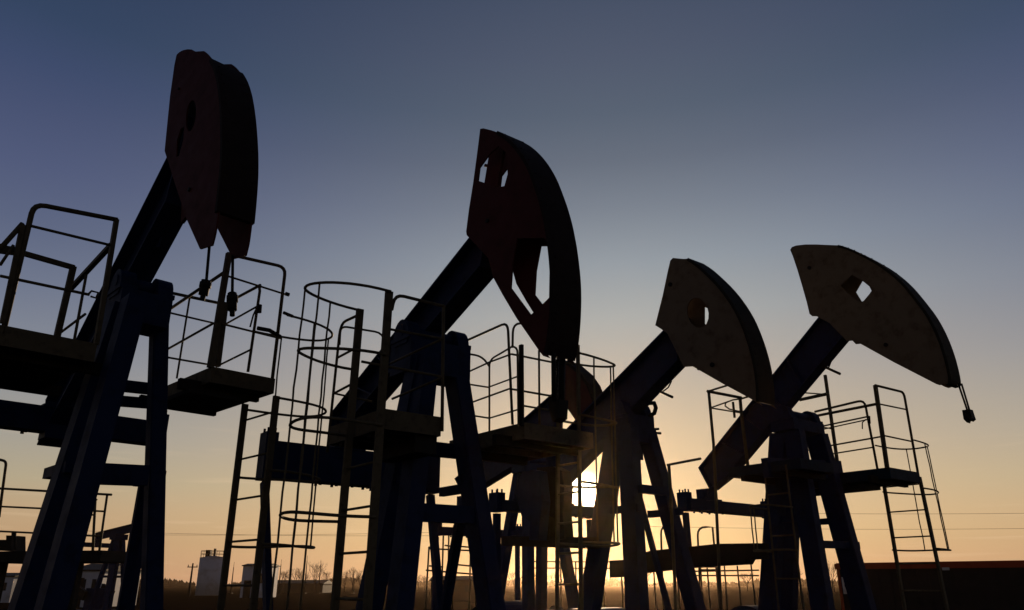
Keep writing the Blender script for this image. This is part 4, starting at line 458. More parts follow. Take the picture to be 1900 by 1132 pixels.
  ('skid_base','blue_paint',-1,None,[('x',-3.0,1.2,-.77,-.59,.03,.25),('x',-3.0,1.2,.59,.77,.03,.25),('x',-2.87,-2.73,-.59,.59,.06,.24),('x',-2.11,-1.97,-.59,.59,.06,.24),('x',-1.35,-1.21,-.59,.59,.06,.24),('x',-.59,-.45,-.59,.59,.06,.24),('x',.17,.31,-.59,.59,.06,.24),('x',.93,1.07,-.59,.59,.06,.24),('x',-2.55,-.45,-.58,.58,.242,.36)]),
 ]),
 dict(name='service_platform',label='railed platform right of the leftmost big pumpjack, below its hanging cables',cat='platform',group='service platforms on the pumpjacks',loc=(-3.5, 6.76, .0),yaw=-45,parts=[
  ('deck','pale_steel',-1,None,[('x',-1.0,.35,.62,1.23,3.48,3.495)]),
  ('deck_frame','pale_steel',-1,None,[('x',-1.0,.35,.6,.62,3.37,3.52),('x',-1.0,.35,1.23,1.25,3.37,3.52),('x',.35,.37,.6,1.25,3.37,3.52),('x',-1.02,-1.0,.6,1.25,3.37,3.52),('x',-.9,-.86,.62,1.23,3.37,3.478),('x',-.533,-.493,.62,1.23,3.37,3.478),('x',-.167,-.127,.62,1.23,3.37,3.478),('x',.2,.24,.62,1.23,3.37,3.478)]),
  ('bracket_beam','dark_steel',-1,None,[('b',(-.8,.4,3.36),(-.8,1.2,3.36),.06,.1)]),
  ('bracket_beam','dark_steel',-1,None,[('b',(.15,.4,3.36),(.15,1.2,3.36),.06,.1)]),
  ('support_plate','dark_steel',-1,None,[('x',-.5,.3,.45,.95,3.26,3.3)]),
  ('guardrail_post','pale_steel',-1,None,[('b',(.35,.62,4.692),(.35,.592,3.511),.05,.05)]),
  ('guardrail_post','pale_steel',-1,None,[('b',(.27,.685,4.204),(.27,.691,3.557),.05,.05)]),
  ('handrail','pale_steel',-1,None,[('t',((.35,.622,4.68),(.35,1.149,4.719),(.35,1.188,4.716),(.35,1.216,4.701),(.35,1.233,4.675),(.35,1.238,4.636),(.35,1.228,3.508)),.018,False)]),
  ('midrail','pale_steel',-1,None,[('t',((.35,.596,4.453),(.35,1.285,4.429)),.011,False)]),
  ('midrail','pale_steel',-1,None,[('t',((.35,.626,3.957),(.35,1.266,3.949)),.011,False)]),
  ('handrail','pale_steel',-1,None,[('t',((.39,.62,4.506),(-1.069,.62,4.441)),.017,False)]),
  ('midrail','pale_steel',-1,None,[('t',((.214,.62,3.989),(-.898,.62,3.957)),.012,False)]),
  ('handrail','pale_steel',-1,None,[('t',((-.102,1.2,4.64),(-.929,1.2,4.638)),.016,False)]),
  ('handrail','pale_steel',-1,None,[('t',((-.127,1.2,4.648),(-.097,1.2,4.57),(-.143,1.2,3.68)),.016,False)]),
  ('midrail','pale_steel',-1,None,[('t',((-.081,1.2,4.399),(-.881,1.2,4.371)),.011,False)]),
  ('midrail','pale_steel',-1,None,[('t',((-.144,1.2,3.92),(-.93,1.2,3.892)),.011,False)]),
  ('handrail','pale_steel',-1,None,[('t',((-.7,.487,4.522),(-.7,1.103,4.547)),.018,False)]),
  ('midrail','pale_steel',-1,None,[('t',((-.7,.509,4.302),(-.7,1.012,4.302)),.011,False)]),
  ('midrail','pale_steel',-1,None,[('t',((-.7,.566,3.821),(-.7,.998,3.831)),.011,False)]),
  ('midrail','pale_steel',-1,None,[('t',((-.7,.702,4.524),(-.7,.698,3.62)),.011,False)]),
  ('gate_hook','dark_steel',-1,None,[('t',((-.105,1.2,4.399),(-.18,1.2,4.314),(-.222,1.2,4.189)),.01,False)]),
  ('gate_hook','dark_steel',-1,None,[('t',((-.057,1.2,4.399),(-.049,1.2,4.312)),.025,False)]),
  ('gate_latch','dark_steel',-1,None,[('t',((.35,1.27,4.229),(.35,1.377,4.214)),.018,False)]),
  ('gate_latch','dark_steel',-1,None,[('t',((.35,1.011,3.999),(.35,1.139,4.006),(.35,1.264,3.966)),.022,False)]),
  ('gate_latch','dark_steel',-1,None,[('t',((.35,1.271,4.437),(.35,1.309,4.436)),.022,False)]),
  ('ladder','pale_steel',-1,None,[]),
  ('stile','pale_steel',25,None,[('b',(-.262,1.27,3.367),(-.25,1.27,.02),.036,.06)]),
  ('stile','pale_steel',25,None,[('b',(.393,1.27,3.344),(.385,1.27,.02),.036,.06)]),
  ('rung','pale_steel',25,None,[('t',((-.251,1.27,.39),(.386,1.27,.39)),.011,False)]),
  ('rung','pale_steel',25,None,[('t',((-.253,1.27,.79),(.387,1.27,.79)),.011,False)]),
  ('rung','pale_steel',25,None,[('t',((-.254,1.27,1.19),(.388,1.27,1.19)),.011,False)]),
  ('rung','pale_steel',25,None,[('t',((-.255,1.27,1.59),(.389,1.27,1.59)),.011,False)]),
  ('rung','pale_steel',25,None,[('t',((-.257,1.27,1.99),(.39,1.27,1.99)),.011,False)]),
  ('rung','pale_steel',25,None,[('t',((-.258,1.27,2.39),(.391,1.27,2.39)),.011,False)]),
  ('rung','pale_steel',25,None,[('t',((-.26,1.27,2.79),(.392,1.27,2.79)),.011,False)]),
  ('rung','pale_steel',25,None,[('t',((-.261,1.27,3.19),(.393,1.27,3.19)),.011,False)]),
  ('safety_cage','pale_steel',-1,None,[]),
  ('cage_hoop','pale_steel',36,None,[('t',((-.304,1.27,4.18),(-.301,1.399,4.182),(-.291,1.506,4.183),(-.274,1.602,4.183),(-.251,1.689,4.182),(-.222,1.766,4.181),(-.187,1.833,4.179),(-.147,1.888,4.176),(-.102,1.932,4.174),(-.053,1.964,4.172),(.002,1.984,4.171),(.066,1.99,4.171),(.129,1.984,4.172),(.184,1.964,4.174),(.233,1.932,4.177),(.278,1.888,4.179),(.318,1.833,4.182),(.353,1.766,4.183),(.382,1.689,4.184),(.405,1.602,4.184),(.422,1.506,4.183),(.432,1.399,4.182),(.435,1.27,4.18)),.013,False)]),
  ('cage_hoop','pale_steel',36,None,[('t',((-.301,1.27,3.32),(-.298,1.399,3.321),(-.287,1.506,3.32),(-.271,1.602,3.319),(-.248,1.689,3.317),(-.219,1.766,3.315),(-.185,1.833,3.313),(-.145,1.888,3.311),(-.1,1.932,3.311),(-.051,1.964,3.312),(.002,1.984,3.313),(.066,1.99,3.316),(.129,1.984,3.319),(.183,1.964,3.322),(.232,1.932,3.325),(.277,1.888,3.327),(.317,1.833,3.327),(.351,1.766,3.327),(.38,1.689,3.326),(.403,1.602,3.324),(.419,1.506,3.322),(.429,1.399,3.321),(.433,1.27,3.32)),.013,False)]),
  ('cage_hoop','pale_steel',36,None,[('t',((-.298,1.27,2.62),(-.295,1.399,2.622),(-.285,1.506,2.624),(-.268,1.602,2.626),(-.246,1.689,2.628),(-.217,1.766,2.629),(-.183,1.833,2.628),(-.143,1.888,2.626),(-.099,1.932,2.622),(-.05,1.964,2.618),(.003,1.984,2.614),(.066,1.99,2.611),(.129,1.984,2.608),(.183,1.964,2.607),(.232,1.932,2.608),(.276,1.888,2.61),(.315,1.833,2.612),(.349,1.766,2.616),(.378,1.689,2.619),(.401,1.602,2.621),(.417,1.506,2.622),(.427,1.399,2.622),(.431,1.27,2.62)),.013,False)]),
  ('cage_hoop','pale_steel',36,None,[('t',((-.296,1.27,1.95),(-.292,1.399,1.948),(-.282,1.506,1.949),(-.266,1.602,1.952),(-.243,1.689,1.955),(-.215,1.766,1.96),(-.181,1.833,1.964),(-.142,1.888,1.966),(-.098,1.932,1.967),(-.049,1.964,1.966),(.004,1.984,1.963),(.067,1.99,1.958),(.129,1.984,1.952),(.182,1.964,1.946),(.231,1.932,1.941),(.275,1.888,1.938),(.314,1.833,1.936),(.348,1.766,1.937),(.376,1.689,1.939),(.399,1.602,1.942),(.415,1.506,1.946),(.425,1.399,1.949),(.429,1.27,1.95)),.013,False)]),
  ('cage_rod','pale_steel',36,None,[('t',((-.274,1.602,4.183),(-.273,1.601,3.967),(-.275,1.599,3.751),(-.274,1.606,3.535),(-.271,1.602,3.319),(-.268,1.6,3.146),(-.271,1.603,2.973),(-.267,1.605,2.799),(-.268,1.602,2.626),(-.267,1.604,2.458),(-.267,1.6,2.289),(-.267,1.599,2.12),(-.266,1.602,1.952)),.009,False)]),
  ('cage_rod','pale_steel',36,None,[('t',((.066,1.99,4.171),(.066,1.988,3.957),(.069,1.991,3.743),(.069,1.993,3.53),(.066,1.99,3.316),(.067,1.989,3.14),(.063,1.988,2.963),(.069,1.986,2.787),(.066,1.99,2.611),(.065,1.99,2.447),(.066,1.989,2.284),(.07,1.988,2.121),(.067,1.99,1.958)),.009,False)]),
  ('cage_rod','pale_steel',36,None,[('t',((.405,1.602,4.184),(.406,1.601,3.969),(.403,1.604,3.754),(.402,1.603,3.539),(.403,1.602,3.324),(.399,1.6,3.148),(.404,1.603,2.972),(.399,1.601,2.797),(.401,1.602,2.621),(.397,1.604,2.451),(.403,1.606,2.282),(.401,1.606,2.112),(.399,1.602,1.942)),.009,False)]),
 ]),
 dict(name='service_platform',label='railed platform cut off by the left edge of the photo',cat='platform',group='service platforms on the pumpjacks',loc=(-3.5, 6.76, .0),yaw=-45,parts=[
  ('deck','pale_steel',-1,None,[('x',-1.1,.43,-1.5,-.45,3.46,3.475)]),
  ('deck_frame','pale_steel',-1,None,[('x',-1.1,.43,-1.52,-1.5,3.34,3.5),('x',-1.1,.43,-.45,-.43,3.34,3.5),('x',.43,.45,-1.52,-.43,3.34,3.5),('x',-1.12,-1.1,-1.52,-.43,3.34,3.5),('x',-1.0,-.96,-1.5,-.45,3.34,3.458),('x',-.573,-.533,-1.5,-.45,3.34,3.458),('x',-.147,-.107,-1.5,-.45,3.34,3.458),('x',.28,.32,-1.5,-.45,3.34,3.458)]),
  ('bracket_beam','dark_steel',-1,None,[('b',(-.9,-1.5,3.34),(-.9,-.3,3.34),.06,.1)]),
  ('bracket_beam','dark_steel',-1,None,[('b',(.23,-1.5,3.34),(.23,-.3,3.34),.06,.1)]),
  ('handrail','pale_steel',-1,None,[('t',((.43,-1.105,3.435),(.43,-1.106,4.484),(.43,-1.1,4.524),(.43,-1.084,4.554),(.43,-1.056,4.575),(.43,-1.017,4.585),(.43,-.458,4.653)),.022,False)]),
  ('guardrail_post','pale_steel',-1,None,[('b',(.43,-.466,4.65),(.43,-.434,3.493),.05,.035)]),
  ('midrail','pale_steel',-1,None,[('t',((.43,-1.111,4.374),(.43,-.473,4.4)),.013,False)]),
  ('midrail','pale_steel',-1,None,[('t',((.43,-1.215,3.894),(.43,-.559,3.911)),.013,False)]),
  ('midrail','pale_steel',-1,None,[('t',((.43,-1.133,3.486),(.43,-.752,3.483)),.01,False)]),
  ('guardrail_post','pale_steel',-1,None,[('b',(.43,-1.148,4.361),(.43,-1.125,3.519),.04,.035)]),
  ('stay_bar','pale_steel',-1,None,[('t',((.43,-1.15,4.375),(.43,-1.259,4.113)),.02,False)]),
  ('stay_bar','pale_steel',-1,None,[('t',((.43,-1.176,4.173),(.43,-1.232,3.981)),.012,False)]),
  ('stay_bar','pale_steel',-1,None,[('b',(.33,-1.261,4.144),(.33,-1.086,4.171),.05,.06)]),
  ('handrail','pale_steel',-1,None,[('b',(-.2,-1.207,4.367),(-.2,-.566,4.345),.03,.045)]),
  ('guardrail_post','pale_steel',-1,None,[('b',(-.2,-.577,4.352),(-.2,-.587,3.657),.05,.05)]),
  ('handrail','pale_steel',-1,None,[('b',(.359,-.45,4.431),(-.657,-.45,4.3),.04,.04)]),
  ('midrail','pale_steel',-1,None,[('t',((-.006,-.45,3.872),(-.801,-.45,3.855)),.012,False)]),
  ('midrail','pale_steel',-1,None,[('t',((.374,-.6,4.098),(.419,-.6,3.506)),.012,False)]),
  ('midrail','pale_steel',-1,None,[('t',((.0,-.455,4.065),(-.0,-.438,4.096),(-.0,-.382,4.095),(.0,-.391,4.04),(.0,-.437,4.044)),.01,False)]),
 ]),
 dict(name='service_platform',label='platform with tall caged ladder in front of the windowed pumpjack beam',cat='platform',group='service platforms on the pumpjacks',loc=(-.84, 7.61, .0),yaw=-52,parts=[
  ('deck','pale_steel',-1,None,[('x',-.15,.84,-.96,-.42,2.95,2.965)]),
  ('deck_frame','pale_steel',-1,None,[('x',-.15,.84,-.98,-.96,2.82,2.99),('x',-.15,.84,-.42,-.4,2.82,2.99),('x',.84,.86,-.98,-.4,2.82,2.99),('x',-.17,-.15,-.98,-.4,2.82,2.99),('x',-.05,-.01,-.96,-.42,2.82,2.948),('x',.197,.237,-.96,-.42,2.82,2.948),('x',.443,.483,-.96,-.42,2.82,2.948),('x',.69,.73,-.96,-.42,2.82,2.948)]),
  ('bracket_beam','dark_steel',-1,None,[('b',(.05,-.96,2.83),(.05,-.3,2.83),.06,.1)]),
  ('bracket_beam','dark_steel',-1,None,[('b',(.6,-.96,2.83),(.6,-.3,2.83),.06,.1)]),
  ('support_plate','dark_steel',-1,None,[('x',.1,.8,-.62,-.4,2.67,2.85)]),
  ('handrail','pale_steel',-1,None,[('t',((.87,-.959,3.872),(.87,-.949,3.936),(.87,-.937,3.975),(.87,-.916,4.003),(.87,-.886,4.02),(.87,-.845,4.026),(.87,-.421,4.028)),.016,False)]),
  ('guardrail_post','pale_steel',-1,None,[('t',((.87,-.421,4.034),(.87,-.395,2.864)),.016,False)]),
  ('midrail','pale_steel',-1,None,[('t',((.87,-.964,3.691),(.87,-.409,3.711)),.012,False)]),
  ('midrail','pale_steel',-1,None,[('t',((.87,-1.215,3.355),(.87,-.414,3.354)),.012,False)]),
  ('midrail','pale_steel',-1,None,[('t',((1.011,-.5,3.663),(.066,-.5,3.643)),.012,False)]),
  ('midrail','pale_steel',-1,None,[('t',((1.023,-.5,3.304),(.138,-.5,3.273)),.012,False)]),
  ('handrail','pale_steel',-1,None,[('t',((-.2,-.97,2.76),(-.142,-.97,3.893),(-.131,-.97,3.945),(-.107,-.97,3.982),(-.068,-.97,4.003),(-.016,-.97,4.008),(.253,-.97,3.995)),.014,False)]),
  ('midrail','pale_steel',-1,None,[('t',((-.145,-.97,3.663),(.237,-.97,3.67)),.012,False)]),
  ('midrail','pale_steel',-1,None,[('t',((-.152,-.97,3.312),(.203,-.97,3.331)),.012,False)]),
  ('handrail','pale_steel',-1,None,[('t',((-.12,-.97,3.788),(-.12,-.973,3.91),(-.12,-.969,3.941),(-.12,-.957,3.964),(-.12,-.935,3.978),(-.12,-.905,3.984),(-.12,-.598,3.998),(-.12,-.554,3.994),(-.12,-.52,3.977),(-.12,-.496,3.947),(-.12,-.484,3.904),(-.12,-.476,3.853)),.011,False)]),
  ('midrail','pale_steel',-1,None,[('t',((-.12,-.985,3.303),(-.12,-.582,3.282)),.01,False)]),
  ('ladder','pale_steel',-1,None,[]),
  ('stile','pale_steel',16,None,[('b',(.391,-1.03,3.998),(.291,-1.03,.02),.038,.064)]),
  ('stile','pale_steel',16,None,[('b',(.934,-1.03,4.009),(.863,-1.03,.02),.038,.064)]),
  ('rung','pale_steel',16,None,[('t',((.292,-1.03,.09),(.864,-1.03,.09)),.011,False)]),
  ('rung','pale_steel',16,None,[('t',((.301,-1.03,.44),(.87,-1.03,.44)),.011,False)]),
  ('rung','pale_steel',16,None,[('t',((.31,-1.03,.79),(.876,-1.03,.79)),.011,False)]),
  ('rung','pale_steel',16,None,[('t',((.319,-1.03,1.14),(.883,-1.03,1.14)),.011,False)]),
  ('rung','pale_steel',16,None,[('t',((.328,-1.03,1.49),(.889,-1.03,1.49)),.011,False)]),
  ('rung','pale_steel',16,None,[('t',((.336,-1.03,1.84),(.895,-1.03,1.84)),.011,False)]),
  ('rung','pale_steel',16,None,[('t',((.345,-1.03,2.19),(.901,-1.03,2.19)),.011,False)]),
  ('rung','pale_steel',16,None,[('t',((.354,-1.03,2.54),(.907,-1.03,2.54)),.011,False)]),
  ('safety_cage','pale_steel',-1,None,[]),
  ('cage_hoop','pale_steel',27,None,[('t',((.358,-1.03,4.0),(.361,-1.145,4.001),(.369,-1.24,4.003),(.383,-1.325,4.005),(.402,-1.403,4.007),(.426,-1.471,4.008),(.454,-1.53,4.008),(.487,-1.58,4.007),(.524,-1.619,4.005),(.565,-1.647,4.002),(.609,-1.664,3.998),(.662,-1.67,3.995),(.715,-1.664,3.992),(.759,-1.647,3.99),(.8,-1.619,3.989),(.837,-1.58,3.99),(.87,-1.53,3.992),(.898,-1.471,3.994),(.922,-1.403,3.997),(.941,-1.325,3.999),(.955,-1.24,4.001),(.963,-1.145,4.001),(.966,-1.03,4.0)),.013,False)]),
  ('cage_hoop','pale_steel',27,None,[('t',((.344,-1.03,3.43),(.346,-1.145,3.429),(.355,-1.24,3.431),(.369,-1.325,3.434),(.388,-1.403,3.438),(.412,-1.471,3.442),(.441,-1.53,3.445),(.474,-1.58,3.446),(.511,-1.619,3.445),(.552,-1.647,3.443),(.597,-1.664,3.438),(.65,-1.67,3.432),(.703,-1.664,3.426),(.748,-1.647,3.421),(.789,-1.619,3.417),(.826,-1.58,3.415),(.859,-1.53,3.415),(.888,-1.471,3.417),(.912,-1.403,3.421),(.931,-1.325,3.424),(.945,-1.24,3.428),(.953,-1.145,3.43),(.956,-1.03,3.43)),.013,False)]),
  ('cage_hoop','pale_steel',27,None,[('t',((.328,-1.03,2.83),(.331,-1.145,2.831),(.339,-1.24,2.83),(.353,-1.325,2.827),(.373,-1.403,2.823),(.397,-1.471,2.818),(.426,-1.53,2.814),(.459,-1.58,2.812),(.497,-1.619,2.811),(.538,-1.647,2.813),(.584,-1.664,2.817),(.637,-1.67,2.823),(.69,-1.664,2.83),(.736,-1.647,2.836),(.777,-1.619,2.842),(.814,-1.58,2.845),(.848,-1.53,2.846),(.877,-1.471,2.845),(.901,-1.403,2.842),(.92,-1.325,2.838),(.934,-1.24,2.834),(.943,-1.145,2.831),(.946,-1.03,2.83)),.013,False)]),
  ('cage_hoop','pale_steel',27,None,[('t',((.309,-1.03,2.1),(.312,-1.145,2.097),(.321,-1.24,2.094),(.335,-1.325,2.091),(.354,-1.403,2.089),(.379,-1.471,2.089),(.408,-1.53,2.091),(.442,-1.58,2.095),(.48,-1.619,2.1),(.522,-1.647,2.106),(.567,-1.664,2.111),(.621,-1.67,2.116),(.675,-1.664,2.118),(.721,-1.647,2.119),(.763,-1.619,2.117),(.8,-1.58,2.113),(.834,-1.53,2.109),(.864,-1.471,2.104),(.888,-1.403,2.1),(.908,-1.325,2.097),(.922,-1.24,2.096),(.93,-1.145,2.097),(.933,-1.03,2.1)),.013,False)]),
  ('cage_hoop','pale_steel',27,None,[('t',((.286,-1.03,1.2),(.289,-1.145,1.202),(.298,-1.24,1.202),(.312,-1.325,1.202),(.332,-1.403,1.201),(.357,-1.471,1.198),(.386,-1.53,1.196),(.421,-1.58,1.193),(.459,-1.619,1.191),(.501,-1.647,1.19),(.547,-1.664,1.19),(.602,-1.67,1.191),(.656,-1.664,1.193),(.703,-1.647,1.196),(.745,-1.619,1.199),(.783,-1.58,1.202),(.817,-1.53,1.204),(.847,-1.471,1.206),(.872,-1.403,1.206),(.892,-1.325,1.205),(.906,-1.24,1.203),(.915,-1.145,1.202),(.917,-1.03,1.2)),.013,False)]),
  ('cage_rod','pale_steel',27,None,[('t',((.383,-1.325,4.005),(.378,-1.322,3.862),(.374,-1.329,3.719),(.368,-1.328,3.577),(.369,-1.325,3.434),(.363,-1.329,3.282),(.365,-1.326,3.131),(.355,-1.329,2.979),(.353,-1.325,2.827),(.35,-1.328,2.643),(.34,-1.325,2.459),(.338,-1.321,2.275),(.335,-1.325,2.091),(.331,-1.326,1.869),(.327,-1.326,1.647),(.316,-1.326,1.424),(.312,-1.325,1.202)),.009,False)]),
  ('cage_rod','pale_steel',27,None,[('t',((.565,-1.647,4.002),(.56,-1.644,3.862),(.561,-1.647,3.722),(.551,-1.649,3.582),(.552,-1.647,3.443),(.546,-1.644,3.285),(.542,-1.651,3.128),(.545,-1.647,2.971),(.538,-1.647,2.813),(.537,-1.646,2.636),(.532,-1.645,2.459),(.526,-1.65,2.283),(.522,-1.647,2.106),(.52,-1.644,1.877),(.51,-1.646,1.648),(.509,-1.646,1.419),(.501,-1.647,1.19)),.009,False)]),
  ('cage_rod','pale_steel',27,None,[('t',((.8,-1.619,3.989),(.798,-1.617,3.846),(.792,-1.615,3.703),(.795,-1.622,3.56),(.789,-1.619,3.417),(.787,-1.622,3.273),(.786,-1.622,3.129),(.784,-1.617,2.985),(.777,-1.619,2.842),(.774,-1.618,2.66),(.772,-1.615,2.479),(.764,-1.623,2.298),(.763,-1.619,2.117),(.761,-1.622,1.888),(.756,-1.617,1.658),(.752,-1.618,1.429),(.745,-1.619,1.199)),.009,False)]),
 ]),
 dict(name='service_platform',label='platform with looping handrails behind the windowed pumpjack, in front of the sunlit middle',cat='platform',group='service platforms on the pumpjacks',loc=(-.84, 7.61, .0),yaw=-52,parts=[
  ('deck','pale_steel',-1,None,[('x',-.5,.77,.62,1.5,3.04,3.055)]),
  ('deck_frame','pale_steel',-1,None,[('x',-.5,.77,.6,.62,2.92,3.08),('x',-.5,.77,1.5,1.52,2.92,3.08),('x',.77,.79,.6,1.52,2.92,3.08),('x',-.52,-.5,.6,1.52,2.92,3.08),('x',-.4,-.36,.62,1.5,2.92,3.038),('x',-.06,-.02,.62,1.5,2.92,3.038),('x',.28,.32,.62,1.5,2.92,3.038),('x',.62,.66,.62,1.5,2.92,3.038)]),
  ('bracket_beam','dark_steel',-1,None,[('b',(-.3,.4,2.92),(-.3,1.5,2.92),.06,.1)]),
  ('bracket_beam','dark_steel',-1,None,[('b',(.57,.4,2.92),(.57,1.5,2.92),.06,.1)]),
  ('handrail','pale_steel',-1,None,[('t',((-.352,.62,4.171),(.397,.62,4.186),(.441,.62,4.181),(.474,.62,4.163),(.495,.62,4.132),(.505,.62,4.088),(.58,.62,3.091)),.014,False)]),
  ('midrail','pale_steel',-1,None,[('t',((-.253,.62,3.797),(.179,.62,3.824),(.562,.62,3.825)),.01,False)]),
  ('midrail','pale_steel',-1,None,[('t',((-.199,.62,3.442),(.562,.62,3.467)),.01,False)]),
  ('handrail','pale_steel',-1,None,[('t',((.77,.471,3.817),(.77,.475,3.974),(.77,.483,4.019),(.77,.502,4.054),(.77,.533,4.079),(.77,.576,4.094),(.77,.747,4.13)),.012,False)]),
  ('midrail','pale_steel',-1,None,[('t',((.77,.458,3.747),(.77,.988,3.756)),.011,False)]),
  ('midrail','pale_steel',-1,None,[('t',((.77,.458,3.391),(.77,.979,3.397)),.011,False)]),
  ('midrail','pale_steel',-1,None,[('t',((.77,.605,3.246),(.77,.975,3.247)),.01,False)]),
  ('guardrail_post','pale_steel',-1,None,[('t',((.77,.815,3.852),(.77,.809,3.046)),.011,False)]),
  ('guardrail_post','pale_steel',-1,None,[('t',((.77,.458,3.825),(.77,.473,3.827),(.77,.499,3.826),(.77,.518,3.817),(.77,.53,3.8),(.77,.534,3.774),(.77,.544,3.041)),.011,False)]),
  ('guardrail_post','dark_steel',-1,None,[('b',(.79,.566,3.858),(.79,.568,3.041),.045,.03)]),
  ('handrail','pale_steel',-1,None,[('t',((-.869,1.4,3.255),(-.884,1.4,4.126),(-.879,1.4,4.171),(-.861,1.4,4.204),(-.83,1.4,4.227),(-.787,1.4,4.239),(-.438,1.4,4.287)),.012,False)]),
  ('midrail','pale_steel',-1,None,[('t',((-.88,1.4,3.881),(-.335,1.4,3.897)),.01,False)]),
  ('midrail','pale_steel',-1,None,[('t',((-.873,1.4,3.491),(-.316,1.4,3.501)),.01,False)]),
  ('handrail','pale_steel',-1,None,[('t',((-.3,.595,4.033),(-.3,.771,4.041),(-.3,.819,4.038),(-.3,.863,4.026),(-.3,.904,4.005),(-.3,.941,3.973),(-.3,.972,3.941)),.012,False)]),
  ('midrail','pale_steel',-1,None,[('t',((-.3,.648,3.688),(-.3,.975,3.695)),.01,False)]),
  ('midrail','pale_steel',-1,None,[('t',((-.3,.7,3.345),(-.3,.979,3.344)),.01,False)]),
  ('ladder','pale_steel',-1,None,[]),
  ('stile','pale_steel',20,None,[('b',(.297,1.5,4.059),(.141,1.5,.02),.024,.04)]),
  ('stile','pale_steel',20,None,[('b',(.621,1.5,4.076),(.522,1.5,.02),.024,.04)]),
  ('rung','pale_steel',20,None,[('t',((.144,1.5,.1),(.524,1.5,.1)),.011,False)]),
  ('rung','pale_steel',20,None,[('t',((.156,1.5,.4),(.531,1.5,.4)),.011,False)]),
  ('rung','pale_steel',20,None,[('t',((.168,1.5,.7),(.539,1.5,.7)),.011,False)]),
  ('rung','pale_steel',20,None,[('t',((.179,1.5,1.0),(.546,1.5,1.0)),.011,False)]),
  ('rung','pale_steel',20,None,[('t',((.191,1.5,1.3),(.553,1.5,1.3)),.011,False)]),
  ('rung','pale_steel',20,None,[('t',((.202,1.5,1.6),(.56,1.5,1.6)),.011,False)]),
  ('rung','pale_steel',20,None,[('t',((.214,1.5,1.9),(.568,1.5,1.9)),.011,False)]),
  ('rung','pale_steel',20,None,[('t',((.225,1.5,2.2),(.575,1.5,2.2)),.011,False)]),
  ('rung','pale_steel',20,None,[('t',((.237,1.5,2.5),(.582,1.5,2.5)),.011,False)]),
  ('rung','pale_steel',20,None,[('t',((.248,1.5,2.8),(.59,1.5,2.8)),.011,False)]),
  ('safety_cage','pale_steel',-1,None,[]),
  ('cage_hoop','pale_steel',33,None,[('t',((.274,1.5,3.98),(.276,1.626,3.979),(.281,1.73,3.979),(.289,1.823,3.98),(.3,1.907,3.982),(.315,1.982,3.984),(.332,2.047,3.987),(.351,2.101,3.989),(.374,2.144,3.99),(.398,2.175,3.99),(.425,2.194,3.989),(.456,2.2,3.987),(.487,2.194,3.984),(.514,2.175,3.98),(.539,2.144,3.977),(.561,2.101,3.975),(.58,2.047,3.973),(.597,1.982,3.973),(.612,1.907,3.974),(.623,1.823,3.975),(.631,1.73,3.977),(.636,1.626,3.979),(.638,1.5,3.98)),.013,False)]),
  ('cage_hoop','pale_steel',33,None,[('t',((.247,1.5,3.3),(.249,1.626,3.298),(.254,1.73,3.296),(.263,1.823,3.294),(.274,1.907,3.294),(.289,1.982,3.295),(.307,2.047,3.297),(.327,2.101,3.3),(.35,2.144,3.303),(.375,2.175,3.307),(.402,2.194,3.31),(.435,2.2,3.312),(.467,2.194,3.313),(.495,2.175,3.312),(.52,2.144,3.309),(.542,2.101,3.306),(.563,2.047,3.303),(.58,1.982,3.3),(.595,1.907,3.298),(.607,1.823,3.296),(.615,1.73,3.297),(.62,1.626,3.298),(.622,1.5,3.3)),.013,False)]),
  ('cage_hoop','pale_steel',33,None,[('t',((.22,1.5,2.6),(.222,1.626,2.598),(.227,1.73,2.598),(.236,1.823,2.6),(.248,1.907,2.604),(.263,1.982,2.608),(.281,2.047,2.612),(.302,2.101,2.616),(.325,2.144,2.617),(.351,2.175,2.617),(.379,2.194,2.615),(.413,2.2,2.61),(.446,2.194,2.605),(.474,2.175,2.599),(.5,2.144,2.594),(.524,2.101,2.59),(.544,2.047,2.587),(.563,1.982,2.587),(.578,1.907,2.589),(.59,1.823,2.592),(.598,1.73,2.595),(.604,1.626,2.598),(.605,1.5,2.6)),.013,False)]),
  ('cage_hoop','pale_steel',33,None,[('t',((.196,1.5,2.0),(.198,1.626,2.0),(.204,1.73,1.998),(.212,1.823,1.996),(.225,1.907,1.993),(.24,1.982,1.99),(.259,2.047,1.988),(.28,2.101,1.988),(.304,2.144,1.989),(.331,2.175,1.992),(.36,2.194,1.996),(.394,2.2,2.001),(.428,2.194,2.005),(.457,2.175,2.009),(.483,2.144,2.012),(.507,2.101,2.013),(.529,2.047,2.012),(.547,1.982,2.01),(.563,1.907,2.007),(.575,1.823,2.004),(.584,1.73,2.001),(.59,1.626,2.0),(.591,1.5,2.0)),.013,False)]),
  ('cage_rod','pale_steel',33,None,[('t',((.425,2.194,3.989),(.42,2.194,3.819),(.416,2.195,3.649),(.405,2.193,3.48),(.402,2.194,3.31),(.393,2.196,3.136),(.393,2.19,2.962),(.385,2.193,2.788),(.379,2.194,2.615),(.372,2.194,2.46),(.373,2.19,2.305),(.362,2.195,2.151),(.36,2.194,1.996)),.009,False)]),
  ('cage_rod','pale_steel',33,None,[('t',((.561,2.101,3.975),(.556,2.104,3.808),(.554,2.098,3.64),(.55,2.099,3.473),(.542,2.101,3.306),(.537,2.104,3.127),(.53,2.104,2.948),(.526,2.098,2.769),(.524,2.101,2.59),(.52,2.104,2.445),(.517,2.097,2.301),(.51,2.102,2.157),(.507,2.101,2.013)),.009,False)]),
